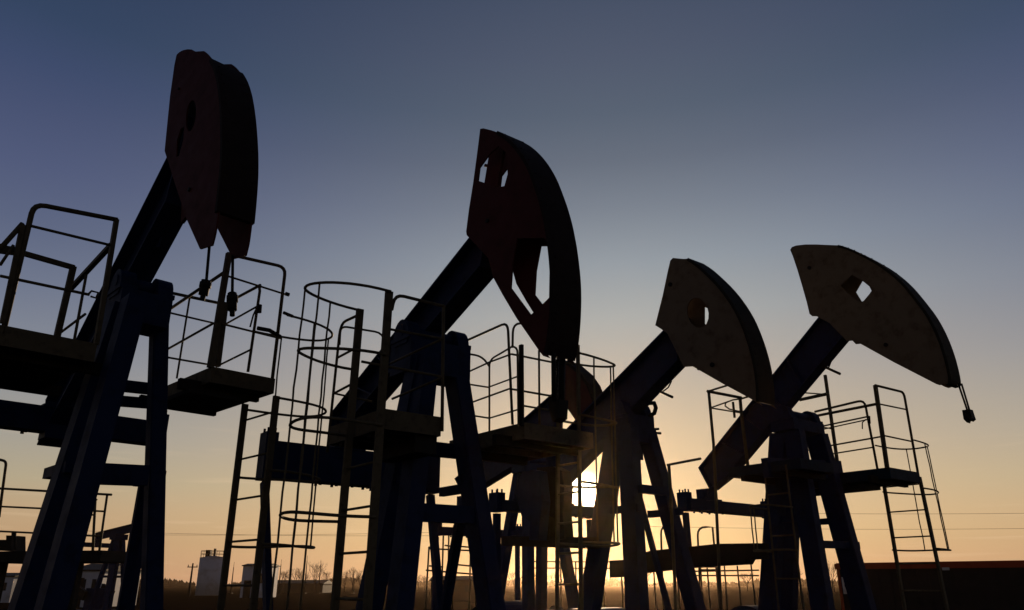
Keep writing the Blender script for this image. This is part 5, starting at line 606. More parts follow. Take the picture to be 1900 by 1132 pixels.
  ('cage_rod','pale_steel',33,None,[('t',((.631,1.73,3.977),(.627,1.726,3.807),(.621,1.732,3.637),(.618,1.732,3.467),(.615,1.73,3.297),(.612,1.73,3.121),(.605,1.733,2.946),(.602,1.733,2.771),(.598,1.73,2.595),(.597,1.73,2.447),(.591,1.727,2.298),(.59,1.728,2.15),(.584,1.73,2.001)),.009,False)]),
 ]),
 dict(name='service_platform',label='open-railed platform and caged ladder above the roof of the long cabin',cat='platform',group='service platforms on the pumpjacks',loc=(4.45, 11.82, .0),yaw=-52,parts=[
  ('deck','blue_steel',-1,None,[('x',-.55,1.01,.62,1.5,3.18,3.195)]),
  ('deck_frame','blue_steel',-1,None,[('x',-.55,1.01,.6,.62,3.06,3.22),('x',-.55,1.01,1.5,1.52,3.06,3.22),('x',1.01,1.03,.6,1.52,3.06,3.22),('x',-.57,-.55,.6,1.52,3.06,3.22),('x',-.45,-.41,.62,1.5,3.06,3.178),('x',-.013,.027,.62,1.5,3.06,3.178),('x',.423,.463,.62,1.5,3.06,3.178),('x',.86,.9,.62,1.5,3.06,3.178)]),
  ('bracket_beam','dark_steel',-1,None,[('b',(-.1,.4,3.06),(-.1,1.5,3.06),.06,.1)]),
  ('bracket_beam','dark_steel',-1,None,[('b',(.81,.4,3.06),(.81,1.5,3.06),.06,.1)]),
  ('support_plate','dark_steel',-1,None,[('x',-.4,.7,.45,.9,2.94,3.0)]),
  ('guardrail_post','pale_steel',-1,None,[('b',(1.01,.633,4.466),(1.01,.574,3.211),.05,.05)]),
  ('handrail','pale_steel',-1,None,[('t',((1.01,.633,4.466),(1.01,1.434,4.487),(1.01,1.477,4.482),(1.01,1.508,4.464),(1.01,1.527,4.433),(1.01,1.532,4.39),(1.01,1.518,3.22)),.02,False)]),
  ('midrail','pale_steel',-1,None,[('t',((1.01,.605,4.176),(1.01,1.519,4.207)),.013,False)]),
  ('midrail','pale_steel',-1,None,[('t',((1.01,.623,3.694),(1.01,1.49,3.699)),.013,False)]),
  ('handrail','pale_steel',-1,None,[('t',((-.036,.62,4.16),(.976,.62,4.176)),.022,False)]),
  ('midrail','pale_steel',-1,None,[('t',((.003,.62,3.978),(.821,.62,4.01)),.013,False)]),
  ('midrail','pale_steel',-1,None,[('t',((.095,.62,3.655),(.985,.62,3.681)),.013,False)]),
  ('handrail','pale_steel',-1,None,[('t',((-.516,1.45,4.422),(.273,1.45,4.461),(.326,1.45,4.456),(.364,1.45,4.435),(.387,1.45,4.399),(.396,1.45,4.347),(.422,1.45,3.336)),.02,False)]),
  ('midrail','pale_steel',-1,None,[('t',((-.432,1.45,4.098),(.413,1.45,4.139)),.011,False)]),
  ('midrail','pale_steel',-1,None,[('t',((-.3,1.45,3.667),(.409,1.45,3.682)),.012,False)]),
  ('chain_hook','dark_steel',-1,None,[('t',((.368,1.45,4.147),(.296,1.45,4.104),(.279,1.45,4.0)),.01,False)]),
  ('chain_hook','dark_steel',-1,None,[('t',((.421,1.45,4.192),(.41,1.45,4.069)),.024,False)]),
  ('guardrail_post','pale_steel',-1,None,[('b',(-.5,1.934,5.155),(-.5,1.92,3.571),.045,.045)]),
  ('handrail','pale_steel',-1,None,[('t',((-.5,.96,4.692),(-.5,1.912,4.794)),.012,False)]),
  ('handrail','pale_steel',-1,None,[('t',((-.382,.8,4.516),(.121,.8,4.523)),.028,False)]),
  ('midrail','pale_steel',-1,None,[('t',((-.5,1.563,4.169),(-.5,1.925,4.174)),.012,False)]),
  ('midrail','pale_steel',-1,None,[('t',((-.5,.898,3.719),(-.5,1.249,3.709)),.012,False)]),
  ('ladder','pale_steel',-1,None,[]),
  ('stile','pale_steel',22,None,[('b',(.446,1.53,3.255),(.454,1.53,.02),.036,.06)]),
  ('stile','pale_steel',22,None,[('b',(1.017,1.53,3.154),(1.109,1.53,.02),.036,.06)]),
  ('rung','pale_steel',22,None,[('t',((.453,1.53,.355),(1.099,1.53,.355)),.011,False)]),
  ('rung','pale_steel',22,None,[('t',((.453,1.53,.74),(1.088,1.53,.74)),.011,False)]),
  ('rung','pale_steel',22,None,[('t',((.452,1.53,1.125),(1.076,1.53,1.125)),.011,False)]),
  ('rung','pale_steel',22,None,[('t',((.451,1.53,1.51),(1.065,1.53,1.51)),.011,False)]),
  ('rung','pale_steel',22,None,[('t',((.45,1.53,1.895),(1.054,1.53,1.895)),.011,False)]),
  ('rung','pale_steel',22,None,[('t',((.449,1.53,2.28),(1.043,1.53,2.28)),.011,False)]),
  ('rung','pale_steel',22,None,[('t',((.448,1.53,2.665),(1.031,1.53,2.665)),.011,False)]),
  ('rung','pale_steel',22,None,[('t',((.447,1.53,3.05),(1.02,1.53,3.05)),.011,False)]),
  ('safety_cage','pale_steel',-1,None,[]),
  ('cage_hoop','pale_steel',33,None,[('t',((.412,1.53,3.72),(.415,1.688,3.718),(.423,1.819,3.717),(.437,1.936,3.716),(.457,2.042,3.715),(.481,2.136,3.716),(.51,2.218,3.717),(.544,2.286,3.719),(.582,2.34,3.722),(.623,2.379,3.725),(.669,2.402,3.727),(.723,2.41,3.729),(.777,2.402,3.73),(.822,2.379,3.729),(.864,2.34,3.728),(.902,2.286,3.725),(.935,2.218,3.723),(.965,2.136,3.72),(.989,2.042,3.718),(1.009,1.936,3.717),(1.023,1.819,3.717),(1.031,1.688,3.718),(1.034,1.53,3.72)),.013,False)]),
  ('cage_hoop','pale_steel',33,None,[('t',((.412,1.53,2.98),(.415,1.688,2.981),(.424,1.819,2.983),(.439,1.936,2.985),(.459,2.042,2.986),(.484,2.136,2.986),(.514,2.218,2.985),(.549,2.286,2.983),(.588,2.34,2.981),(.632,2.379,2.978),(.679,2.402,2.975),(.735,2.41,2.972),(.79,2.402,2.971),(.838,2.379,2.97),(.881,2.34,2.971),(.92,2.286,2.973),(.955,2.218,2.975),(.985,2.136,2.977),(1.01,2.042,2.98),(1.03,1.936,2.981),(1.045,1.819,2.982),(1.054,1.688,2.981),(1.057,1.53,2.98)),.013,False)]),
  ('cage_hoop','pale_steel',33,None,[('t',((.413,1.53,2.1),(.416,1.688,2.098),(.425,1.819,2.098),(.441,1.936,2.098),(.461,2.042,2.099),(.488,2.136,2.101),(.519,2.218,2.104),(.556,2.286,2.106),(.596,2.34,2.109),(.641,2.379,2.11),(.691,2.402,2.11),(.749,2.41,2.109),(.807,2.402,2.107),(.856,2.379,2.104),(.901,2.34,2.101),(.941,2.286,2.098),(.978,2.218,2.096),(1.009,2.136,2.095),(1.036,2.042,2.094),(1.057,1.936,2.095),(1.072,1.819,2.097),(1.081,1.688,2.098),(1.084,1.53,2.1)),.013,False)]),
  ('cage_rod','pale_steel',33,None,[('t',((.544,2.286,3.719),(.546,2.285,3.535),(.548,2.283,3.351),(.547,2.289,3.167),(.549,2.286,2.983),(.55,2.284,2.764),(.549,2.282,2.545),(.558,2.288,2.326),(.556,2.286,2.106)),.009,False)]),
  ('cage_rod','pale_steel',33,None,[('t',((.864,2.34,3.728),(.872,2.337,3.538),(.873,2.34,3.349),(.877,2.343,3.16),(.881,2.34,2.971),(.883,2.341,2.754),(.892,2.342,2.536),(.897,2.342,2.319),(.901,2.34,2.101)),.009,False)]),
  ('cage_rod','pale_steel',33,None,[('t',((1.009,1.936,3.717),(1.013,1.937,3.533),(1.023,1.938,3.349),(1.023,1.934,3.165),(1.03,1.936,2.981),(1.041,1.939,2.76),(1.043,1.935,2.538),(1.053,1.934,2.317),(1.057,1.936,2.095)),.009,False)]),
 ]),
 dict(name='service_platform',label='platform between the two yellow-headed pumpjacks, with square railings and a small ladder hoop',cat='platform',group='service platforms on the pumpjacks',loc=(4.45, 11.82, .0),yaw=-52,parts=[
  ('deck','blue_steel',-1,None,[('x',-.45,.7,-1.2,-.42,3.18,3.195)]),
  ('deck_frame','blue_steel',-1,None,[('x',-.45,.7,-1.22,-1.2,3.08,3.22),('x',-.45,.7,-.42,-.4,3.08,3.22),('x',.7,.72,-1.22,-.4,3.08,3.22),('x',-.47,-.45,-1.22,-.4,3.08,3.22),('x',-.35,-.31,-1.2,-.42,3.08,3.178),('x',-.05,-.01,-1.2,-.42,3.08,3.178),('x',.25,.29,-1.2,-.42,3.08,3.178),('x',.55,.59,-1.2,-.42,3.08,3.178)]),
  ('bracket_beam','dark_steel',-1,None,[('b',(-.25,-1.2,3.06),(-.25,-.3,3.06),.06,.1)]),
  ('bracket_beam','dark_steel',-1,None,[('b',(.5,-1.2,3.06),(.5,-.3,3.06),.06,.1)]),
  ('handrail','pale_steel',-1,None,[('t',((-.5,-1.501,4.342),(-.5,-.675,4.362)),.024,False)]),
  ('guardrail_post','pale_steel',-1,None,[('t',((-.5,-1.475,4.346),(-.5,-1.473,3.548),(-.5,-1.617,1.559),(-.5,-1.684,.65)),.022,False)]),
  ('guardrail_post','pale_steel',-1,None,[('t',((-.5,-.702,4.367),(-.5,-.708,4.082),(-.5,-.684,3.27)),.026,False)]),
  ('midrail','pale_steel',-1,None,[('t',((-.5,-1.472,4.09),(-.5,-.73,4.114)),.012,False)]),
  ('handrail','pale_steel',-1,None,[('t',((-.719,-1.2,4.429),(-.349,-1.2,4.451)),.016,False)]),
  ('handrail','pale_steel',-1,None,[('t',((-.624,-.5,4.392),(-.419,-.5,4.407)),.016,False)]),
  ('midrail','pale_steel',-1,None,[('t',((-.707,-1.2,4.163),(-.359,-1.2,4.202)),.012,False)]),
  ('ladder','pale_steel',-1,None,[]),
  ('stile','pale_steel',11,None,[('b',(.163,-1.25,3.147),(.129,-1.25,.02),.016,.026)]),
  ('stile','pale_steel',11,None,[('b',(.51,-1.25,3.152),(.511,-1.25,.02),.016,.026)]),
  ('rung','pale_steel',11,None,[('t',((.129,-1.25,.02),(.511,-1.25,.02)),.011,False)]),
  ('rung','pale_steel',11,None,[('t',((.135,-1.25,.57),(.511,-1.25,.57)),.011,False)]),
  ('rung','pale_steel',11,None,[('t',((.141,-1.25,1.12),(.51,-1.25,1.12)),.011,False)]),
  ('rung','pale_steel',11,None,[('t',((.147,-1.25,1.67),(.51,-1.25,1.67)),.011,False)]),
  ('rung','pale_steel',11,None,[('t',((.153,-1.25,2.22),(.51,-1.25,2.22)),.011,False)]),
  ('rung','pale_steel',11,None,[('t',((.159,-1.25,2.77),(.51,-1.25,2.77)),.011,False)]),
  ('safety_cage','pale_steel',-1,None,[]),
  ('cage_hoop','pale_steel',20,None,[('t',((.136,-1.25,2.58),(.138,-1.358,2.581),(.143,-1.447,2.58),(.152,-1.527,2.579),(.164,-1.599,2.577),(.18,-1.663,2.576),(.199,-1.719,2.574),(.22,-1.765,2.573),(.244,-1.802,2.573),(.27,-1.829,2.574),(.299,-1.845,2.575),(.334,-1.85,2.577),(.368,-1.845,2.58),(.397,-1.829,2.583),(.423,-1.802,2.585),(.447,-1.765,2.586),(.469,-1.719,2.586),(.487,-1.663,2.586),(.503,-1.599,2.584),(.515,-1.527,2.583),(.524,-1.447,2.581),(.529,-1.358,2.58),(.531,-1.25,2.58)),.013,False)]),
  ('cage_hoop','pale_steel',20,None,[('t',((.13,-1.25,2.02),(.131,-1.358,2.023),(.137,-1.447,2.025),(.146,-1.527,2.026),(.158,-1.599,2.026),(.174,-1.663,2.025),(.193,-1.719,2.022),(.215,-1.765,2.017),(.239,-1.802,2.013),(.266,-1.829,2.009),(.296,-1.845,2.006),(.331,-1.85,2.005),(.365,-1.845,2.005),(.395,-1.829,2.007),(.422,-1.802,2.011),(.446,-1.765,2.015),(.468,-1.719,2.019),(.487,-1.663,2.022),(.503,-1.599,2.025),(.515,-1.527,2.025),(.524,-1.447,2.025),(.53,-1.358,2.023),(.532,-1.25,2.02)),.013,False)]),
  ('cage_rod','pale_steel',20,None,[('t',((.164,-1.599,2.577),(.162,-1.596,2.44),(.162,-1.602,2.302),(.157,-1.595,2.164),(.158,-1.599,2.026)),.009,False)]),
  ('cage_rod','pale_steel',20,None,[('t',((.27,-1.829,2.574),(.27,-1.83,2.432),(.265,-1.83,2.291),(.265,-1.825,2.15),(.266,-1.829,2.009)),.009,False)]),
  ('safety_hoop','pale_steel',-1,None,[('t',((-.691,-.391,4.42),(-.824,-.437,4.42),(-1.017,-.366,4.42),(-1.181,-.18,4.42),(-1.293,.086,4.42),(-1.304,.355,4.42),(-1.246,.428,4.42)),.013,False)]),
  ('guardrail_post','pale_steel',-1,None,[('t',((-.211,-1.3,4.153),(-.21,-1.3,3.917)),.018,False)]),
 ]),
 dict(name='handrail_frame',label='short handrail frame on a post right of the pumpjack by the sun',cat='handrail',group=None,loc=(1.76, 10.3, .0),yaw=-52,parts=[
  ('guardrail_post','pale_steel',-1,None,[('t',((.6,-.199,3.015),(.6,-.199,2.729),(.6,-.241,1.613),(.6,-.287,.364)),.02,False)]),
  ('handrail','pale_steel',-1,None,[('t',((-.455,1.0,3.236),(.158,1.0,3.255)),.018,False)]),
 ]),
 dict(name='site_cabin',label='long low dark cabin with red-brown roof edge behind the right-hand caged ladder',cat='cabin',group=None,loc=(8.848, 22.0, .0),yaw=-38.107144840029385,parts=[
  ('wall','cabin_wall',-1,None,[('x',.02,9,.03,2.4,.25,1.982),('p',((.02,.1),(9,.1),(9,.25),(.02,.25)),(),.05,2.38)]),
  ('roof','cabin_red',-1,None,[('x',-.04,9.06,-.03,2.46,1.982,2.122),('x',0,9.02,.0,2.43,2.122,2.142)]),
  ('corner_trim','cabin_red',-1,None,[('x',-.01,.06,-.0,.028,.1,1.98)]),
  ('wall_ribs','cabin_wall',-1,None,[('x',.4,.44,.012,.029,.26,1.972)]),
  ('wall_ribs','cabin_wall',-1,None,[('x',.7,.74,.012,.029,.26,1.972)]),
  ('wall_ribs','cabin_wall',-1,None,[('x',1.0,1.04,.012,.029,.26,1.972)]),
  ('wall_ribs','cabin_wall',-1,None,[('x',1.3,1.34,.012,.029,.26,1.972)]),
  ('wall_ribs','cabin_wall',-1,None,[('x',1.6,1.64,.012,.029,.26,1.972)]),
  ('wall_ribs','cabin_wall',-1,None,[('x',1.9,1.94,.012,.029,.26,1.972)]),
  ('wall_ribs','cabin_wall',-1,None,[('x',2.2,2.24,.012,.029,.26,1.972)]),
  ('wall_ribs','cabin_wall',-1,None,[('x',2.5,2.54,.012,.029,.26,1.972)]),
  ('wall_ribs','cabin_wall',-1,None,[('x',2.8,2.84,.012,.029,.26,1.972)]),
  ('wall_ribs','cabin_wall',-1,None,[('x',3.1,3.14,.012,.029,.26,1.972)]),
  ('wall_ribs','cabin_wall',-1,None,[('x',3.4,3.44,.012,.029,.26,1.972)]),
  ('wall_ribs','cabin_wall',-1,None,[('x',3.7,3.74,.012,.029,.26,1.972)]),
  ('wall_ribs','cabin_wall',-1,None,[('x',4.0,4.04,.012,.029,.26,1.972)]),
  ('wall_ribs','cabin_wall',-1,None,[('x',4.3,4.34,.012,.029,.26,1.972)]),
  ('wall_ribs','cabin_wall',-1,None,[('x',4.6,4.64,.012,.029,.26,1.972)]),
  ('wall_ribs','cabin_wall',-1,None,[('x',4.9,4.94,.012,.029,.26,1.972)]),
  ('wall_ribs','cabin_wall',-1,None,[('x',5.2,5.24,.012,.029,.26,1.972)]),
  ('wall_ribs','cabin_wall',-1,None,[('x',5.5,5.54,.012,.029,.26,1.972)]),
  ('wall_ribs','cabin_wall',-1,None,[('x',5.8,5.84,.012,.029,.26,1.972)]),
  ('wall_ribs','cabin_wall',-1,None,[('x',6.1,6.14,.012,.029,.26,1.972)]),
  ('wall_ribs','cabin_wall',-1,None,[('x',6.4,6.44,.012,.029,.26,1.972)]),
  ('wall_ribs','cabin_wall',-1,None,[('x',6.7,6.74,.012,.029,.26,1.972)]),
  ('wall_ribs','cabin_wall',-1,None,[('x',7.0,7.04,.012,.029,.26,1.972)]),
  ('wall_ribs','cabin_wall',-1,None,[('x',7.3,7.34,.012,.029,.26,1.972)]),
  ('wall_ribs','cabin_wall',-1,None,[('x',7.6,7.64,.012,.029,.26,1.972)]),
  ('wall_ribs','cabin_wall',-1,None,[('x',7.9,7.94,.012,.029,.26,1.972)]),
  ('wall_ribs','cabin_wall',-1,None,[('x',8.2,8.24,.012,.029,.26,1.972)]),
  ('wall_ribs','cabin_wall',-1,None,[('x',8.5,8.54,.012,.029,.26,1.972)]),
  ('wall_ribs','cabin_wall',-1,None,[('x',8.8,8.84,.012,.029,.26,1.972)]),
  ('air_conditioner','white_paint',-1,None,[('x',.162,.575,-.25,.0,1.359,1.779)]),
  ('fan_grille','dark_steel',32,None,[('c',(.368,-.27,1.579),(.368,-.251,1.579),.15)]),
  ('vent_pipe','dark_steel',-1,None,[('c',(.043,.5,2.142),(.043,.5,2.192),.03),('t',((.103,.5,2.242),(.095,.5,2.272),(.073,.5,2.294),(.043,.5,2.302),(.013,.5,2.294),(-.009,.5,2.272),(-.017,.5,2.242),(-.009,.5,2.212),(.012,.5,2.19),(.042,.5,2.182),(.072,.5,2.19),(.094,.5,2.212),(.103,.5,2.242)),.018,False)]),
  ('lamp_box','white_paint',-1,None,[('x',2.587,2.746,-.07,-.032,1.933,1.998)]),
 ]),
 dict(name='storage_tank',label='pale round storage tank on the horizon with a railing round its roof',cat='tank',group=None,loc=(-45.244, 122.013, .0),yaw=0,parts=[
  ('shell','tank_paint',-1,None,[('c',(0,0,0),(0,0,5.394),2.013)]),
  ('roof_cone','tank_paint',-1,None,[('k',(0,0,5.394),(0,0,5.644),2.063,.3)]),
  ('roof_railing','dark_steel',-1,None,[('t',((1.952,.0,5.894),(1.886,.505,5.894),(1.691,.976,5.894),(1.38,1.38,5.894),(.976,1.691,5.894),(.505,1.886,5.894),(.0,1.952,5.894),(-.505,1.886,5.894),(-.976,1.691,5.894),(-1.38,1.38,5.894),(-1.691,.976,5.894),(-1.886,.505,5.894),(-1.952,.0,5.894),(-1.886,-.505,5.894),(-1.691,-.976,5.894),(-1.38,-1.38,5.894),(-.976,-1.691,5.894),(-.505,-1.886,5.894),(-.0,-1.952,5.894),(.505,-1.886,5.894),(.976,-1.691,5.894),(1.38,-1.38,5.894),(1.691,-.976,5.894),(1.886,-.505,5.894),(1.952,-.0,5.894)),.03,False),('t',((1.952,.0,6.344),(1.886,.505,6.344),(1.691,.976,6.344),(1.38,1.38,6.344),(.976,1.691,6.344),(.505,1.886,6.344),(.0,1.952,6.344),(-.505,1.886,6.344),(-.976,1.691,6.344),(-1.38,1.38,6.344),(-1.691,.976,6.344),(-1.886,.505,6.344),(-1.952,.0,6.344),(-1.886,-.505,6.344),(-1.691,-.976,6.344),(-1.38,-1.38,6.344),(-.976,-1.691,6.344),(-.505,-1.886,6.344),(-.0,-1.952,6.344),(.505,-1.886,6.344),(.976,-1.691,6.344),(1.38,-1.38,6.344),(1.691,-.976,6.344),(1.886,-.505,6.344),(1.952,-.0,6.344)),.03,False),('t',((1.952,.0,5.374),(1.952,.0,6.364)),.03,False),('t',((1.691,.976,5.374),(1.691,.976,6.364)),.03,False),('t',((.976,1.691,5.374),(.976,1.691,6.364)),.03,False),('t',((.0,1.952,5.374),(.0,1.952,6.364)),.03,False),('t',((-.976,1.691,5.374),(-.976,1.691,6.364)),.03,False),('t',((-1.691,.976,5.374),(-1.691,.976,6.364)),.03,False),('t',((-1.952,.0,5.374),(-1.952,.0,6.364)),.03,False),('t',((-1.691,-.976,5.374),(-1.691,-.976,6.364)),.03,False),('t',((-.976,-1.691,5.374),(-.976,-1.691,6.364)),.03,False),('t',((-.0,-1.952,5.374),(-.0,-1.952,6.364)),.03,False),('t',((.976,-1.691,5.374),(.976,-1.691,6.364)),.03,False),('t',((1.691,-.976,5.374),(1.691,-.976,6.364)),.03,False)]),
  ('roof_hatch','dark_steel',-1,None,[('x',-1.2,-.5,-.5,.2,5.494,6.494),('x',.0,.3,-.5,-.2,5.494,6.694)]),
  ('shell_rings','tank_paint',-1,None,[('c',(0,0,1.78),(0,0,1.86),2.043),('c',(0,0,3.56),(0,0,3.64),2.043)]),
 ]),
 dict(name='site_hut',label='small pale hut with flat front on the horizon behind the left caged ladder',cat='shed',group=None,loc=(-33.325, 100.0, .0),yaw=0,parts=[
  ('wall','tank_paint',-1,None,[('x',0,3.279,0,4,0,3.812)]),
  ('roof','dark_steel',-1,None,[('px',((-.15,3.812),(2.0,4.062),(4.15,3.812),(4.15,3.712),(-.15,3.712)),-.15,3.429)]),
  ('door','dark_steel',-1,None,[('x',.328,1.228,-.04,-.002,.02,2.05)]),
  ('window','glass_dark',-1,None,[('x',1.312,1.705,-.03,-.002,1.716,2.859)]),
  ('window','glass_dark',-1,None,[('x',2.295,2.689,-.03,-.002,1.716,2.859)]),
 ]),
 dict(name='site_building',label='low pale building seen between the legs of the leftmost pumpjack',cat='shed',group=None,loc=(-32.77, 60.0, .0),yaw=0,parts=[
  ('wall','tank_paint',-1,None,[('x',0,2.49,0,6,0,2.615)]),
  ('roof','dark_steel',-1,None,[('px',((-.15,2.615),(3.0,3.115),(6.15,2.615),(6.15,2.515),(-.15,2.515)),-.15,2.64)]),
  ('door','dark_steel',-1,None,[('x',.249,1.149,-.04,-.002,.02,2.05)]),
  ('window','glass_dark',-1,None,[('x',.996,1.295,-.03,-.002,1.177,1.962)]),
  ('window','glass_dark',-1,None,[('x',1.743,2.042,-.03,-.002,1.177,1.962)]),
 ]),
 dict(name='site_shed',label='low shed at the bottom left corner beyond the first pumpjack',cat='shed',group=None,loc=(-48.993, 75.0, .0),yaw=0,parts=[
  ('wall','tank_paint',-1,None,[('x',0,2.9,0,5,0,2.341)]),
  ('roof','dark_steel',-1,None,[('px',((-.15,2.341),(2.5,2.641),(5.15,2.341),(5.15,2.241),(-.15,2.241)),-.15,3.05)]),
  ('door','dark_steel',-1,None,[('x',.29,1.19,-.04,-.002,.02,2.05)]),
  ('window','glass_dark',-1,None,[('x',1.16,1.508,-.03,-.002,1.054,1.756)]),
  ('window','glass_dark',-1,None,[('x',2.03,2.378,-.03,-.002,1.054,1.756)]),
 ]),
 dict(name='site_store',label='long low dark shed behind the legs of the windowed pumpjack',cat='shed',group=None,loc=(-7.988, 80.0, .0),yaw=0,parts=[
  ('wall','cabin_wall',-1,None,[('x',0,4.793,0,6,0,2.009)]),
  ('roof','dark_steel',-1,None,[('px',((-.15,2.009),(3.0,2.409),(6.15,2.009),(6.15,1.909),(-.15,1.909)),-.15,4.943)]),
  ('door','dark_steel',-1,None,[('x',.479,1.379,-.04,-.002,.02,1.809)]),
  ('window','glass_dark',-1,None,[('x',1.917,2.492,-.03,-.002,.904,1.507)]),
  ('window','glass_dark',-1,None,[('x',3.355,3.93,-.03,-.002,.904,1.507)]),
 ]),
 dict(name='site_barn',label='very low dark barn on the horizon below the two left caged ladders',cat='shed',group=None,loc=(-44.65, 150.0, .0),yaw=0,parts=[
  ('wall','cabin_wall',-1,None,[('x',0,9.767,0,8,0,1.766)]),
  ('roof','dark_steel',-1,None,[('px',((-.15,1.766),(4.0,2.366),(8.15,1.766),(8.15,1.666),(-.15,1.666)),-.15,9.917)]),
  ('door','dark_steel',-1,None,[('x',.977,1.877,-.04,-.002,.02,1.566)]),
  ('window','glass_dark',-1,None,[('x',3.907,5.079,-.03,-.002,.795,1.324)]),
 ]),
 dict(name='pumpjack',label='tiny distant pumpjack low between the legs of the leftmost big pumpjack',cat='pumpjack',group='pumpjacks in a row',loc=(-22.21, 45.0, .0),yaw=-30,parts=[
  ('samson_post','blue_paint',-1,None,[('b',(-.105,-.18,4.0),(-.7,-.6,.1),.2,.2),('b',(-.105,.18,4.0),(-.7,.6,.1),.2,.2),('b',(.105,-.18,4.0),(.7,-.6,.1),.2,.2),('b',(.105,.18,4.0),(.7,.6,.1),.2,.2),('b',(-.4,-.45,2),(.4,-.45,2),.1,.12),('b',(-.4,.45,2),(.4,.45,2),.1,.12),('x',-.25,.25,-.4,.4,3.95,4.25)]),
  ('walking_beam','blue_paint',-1,None,[('ib',((1.962,4.888),(-2.109,4.397),(-2.061,4.0),(2.016,4.441)),.12)]),
  ('horsehead','red_paint',-1,None,[('p',((1.286,5.058),(1.361,6.528),(1.677,6.437),(1.88,6.246),(2.063,6.033),(2.221,5.802),(2.353,5.556),(2.458,5.296),(2.535,5.027),(2.582,4.751),(2.6,4.472),(2.587,4.192),(2.545,3.916),(2.472,3.645),(2.372,3.384),(2.243,3.136),(2.092,3.393),(1.73,4.306)),(),-.16,.16)]),
  ('bridle_cable','dark_steel',2,None,[('t',((2.243,0,3.136),(2.243,0,1.4)),.03,False)]),
  ('equalizer','blue_paint',-1,None,[('b',(-1.926,-1,3.714),(-1.926,1,3.714),.2,.25),('x',-2.106,-1.866,-.12,.12,3.714,4.111)]),
  ('pitman_arm','blue_paint',-1,None,[('b',(-1.926,-.9,3.714),(-1.5,-.9,1.1),.08,.1)]),
  ('crank','dark_steel',-1,None,[('b',(-2.0,-.81,1.4),(-.9,-.81,1.0),.15,.5)]),
  ('pitman_arm','blue_paint',-1,None,[('b',(-1.926,.9,3.714),(-1.5,.9,1.1),.08,.1)]),
  ('crank','dark_steel',-1,None,[('b',(-2.0,.81,1.4),(-.9,.81,1.0),.15,.5)]),
  ('gearbox','blue_paint',-1,None,[('x',-1.4,-.6,-.5,.5,.3,1.4)]),
  ('skid_base','blue_paint',-1,None,[('x',-3,1.2,-.75,-.55,.0,.3),('x',-3,1.2,.55,.75,0,.3),('x',-2.9,1.1,-.55,.55,.05,.25)]),
 ]),
 dict(name='service_platform',label='far low platform with rails at the bottom left, behind the first pumpjack leg',cat='platform',group='service platforms on the pumpjacks',loc=(-9.586, 17.0, .0),yaw=-12,parts=[
  ('deck','dark_steel',-1,None,[('x',-2.348,1.009,0,1.6,2.049,2.269)]),
  ('handrail','pale_steel',-1,None,[('t',((-2.752,-.0,3.668),(1.009,-.0,3.406)),.025,False)]),
  ('midrail','pale_steel',-1,None,[('t',((-2.634,-.0,3.264),(.922,-.0,3.06)),.02,False)]),
  ('midrail','pale_steel',-1,None,[('t',((-2.477,.0,2.73),(.924,-.0,2.553)),.02,False)]),
  ('guardrail_post','pale_steel',-1,None,[('t',((.902,-.0,3.409),(.952,.0,2.239)),.025,False)]),
  ('guardrail_post','pale_steel',-1,None,[('t',((-.041,.8,3.406),(.134,.8,2.275)),.03,False)]),
  ('guardrail_post','pale_steel',-1,None,[('t',((-.057,.5,3.086),(.085,.5,2.264)),.03,False)]),
  ('handrail','pale_steel',-1,None,[('t',((-.205,.8,3.386),(.001,.8,3.405)),.02,False)]),
  ('midrail','pale_steel',-1,None,[('t',((-.273,.8,3.055),(.017,.8,3.074)),.02,False)]),
  ('guardrail_post','pale_steel',-1,None,[('t',((-2.511,-.0,4.348),(-1.963,.0,4.228),(-1.919,.0,4.212),(-1.887,.0,4.187),(-1.865,.0,4.152),(-1.854,.0,4.107),(-1.732,-.0,2.982)),.03,False)]),
  ('support_post','dark_steel',-1,None,[('b',(-1.747,.4,2.069),(-1.747,.4,0),.14,.14)]),
  ('support_post','dark_steel',-1,None,[('b',(-1.049,.4,2.069),(-1.049,.4,0),.14,.14)]),
  ('support_post','dark_steel',-1,None,[('b',(.18,.4,2.069),(.18,.4,0),.14,.14)]),
  ('control_box','dark_steel',-1,None,[('p',((-2.139,2.541),(-1.909,2.538),(-1.933,2.632),(-1.79,2.63),(-1.704,2.305),(-2.076,2.308)),(),.5,.9)]),
  ('control_lever','dark_steel',-1,None,[('t',((-1.747,.6,2.305),(-1.837,.6,2.701)),.05,False)]),
 ]),
 dict(name='pipe_scaffold',label='thin pipe frame with rails seen between the legs of the windowed pumpjack',cat='scaffold',group='distant pipe frames',loc=(-2.043, 28.0, .0),yaw=0,parts=[
  ('upright','pale_steel',-1,None,[('t',((-.862,.0,2.826),(-.929,.0,.02)),.03,False)]),
  ('upright','pale_steel',-1,None,[('t',((-.372,.0,3.461),(-.371,.0,.02)),.03,False)]),
  ('upright','pale_steel',-1,None,[('t',((-.279,1.2,3.579),(-.243,1.2,.02)),.03,False)]),
  ('upright','pale_steel',-1,None,[('t',((-.013,.0,3.553),(.0,.0,.02)),.03,False)]),
  ('upright','pale_steel',-1,None,[('t',((.593,.0,2.664),(.576,.0,.02)),.03,False)]),
  ('upright','pale_steel',-1,None,[('t',((.67,.6,3.129),(.829,.6,.02)),.03,False)]),
  ('ledger','pale_steel',-1,None,[('t',((-.86,.0,2.772),(.687,.0,2.7)),.027,False)]),
  ('ledger','pale_steel',-1,None,[('t',((-.317,.0,2.88),(.005,.0,2.844)),.027,False)]),
  ('ledger','pale_steel',-1,None,[('t',((-.068,1.0,2.907),(.656,1.0,2.851)),.027,False)]),
  ('ledger','pale_steel',-1,None,[('t',((-.946,.0,2.059),(.831,.0,1.918)),.027,False)]),
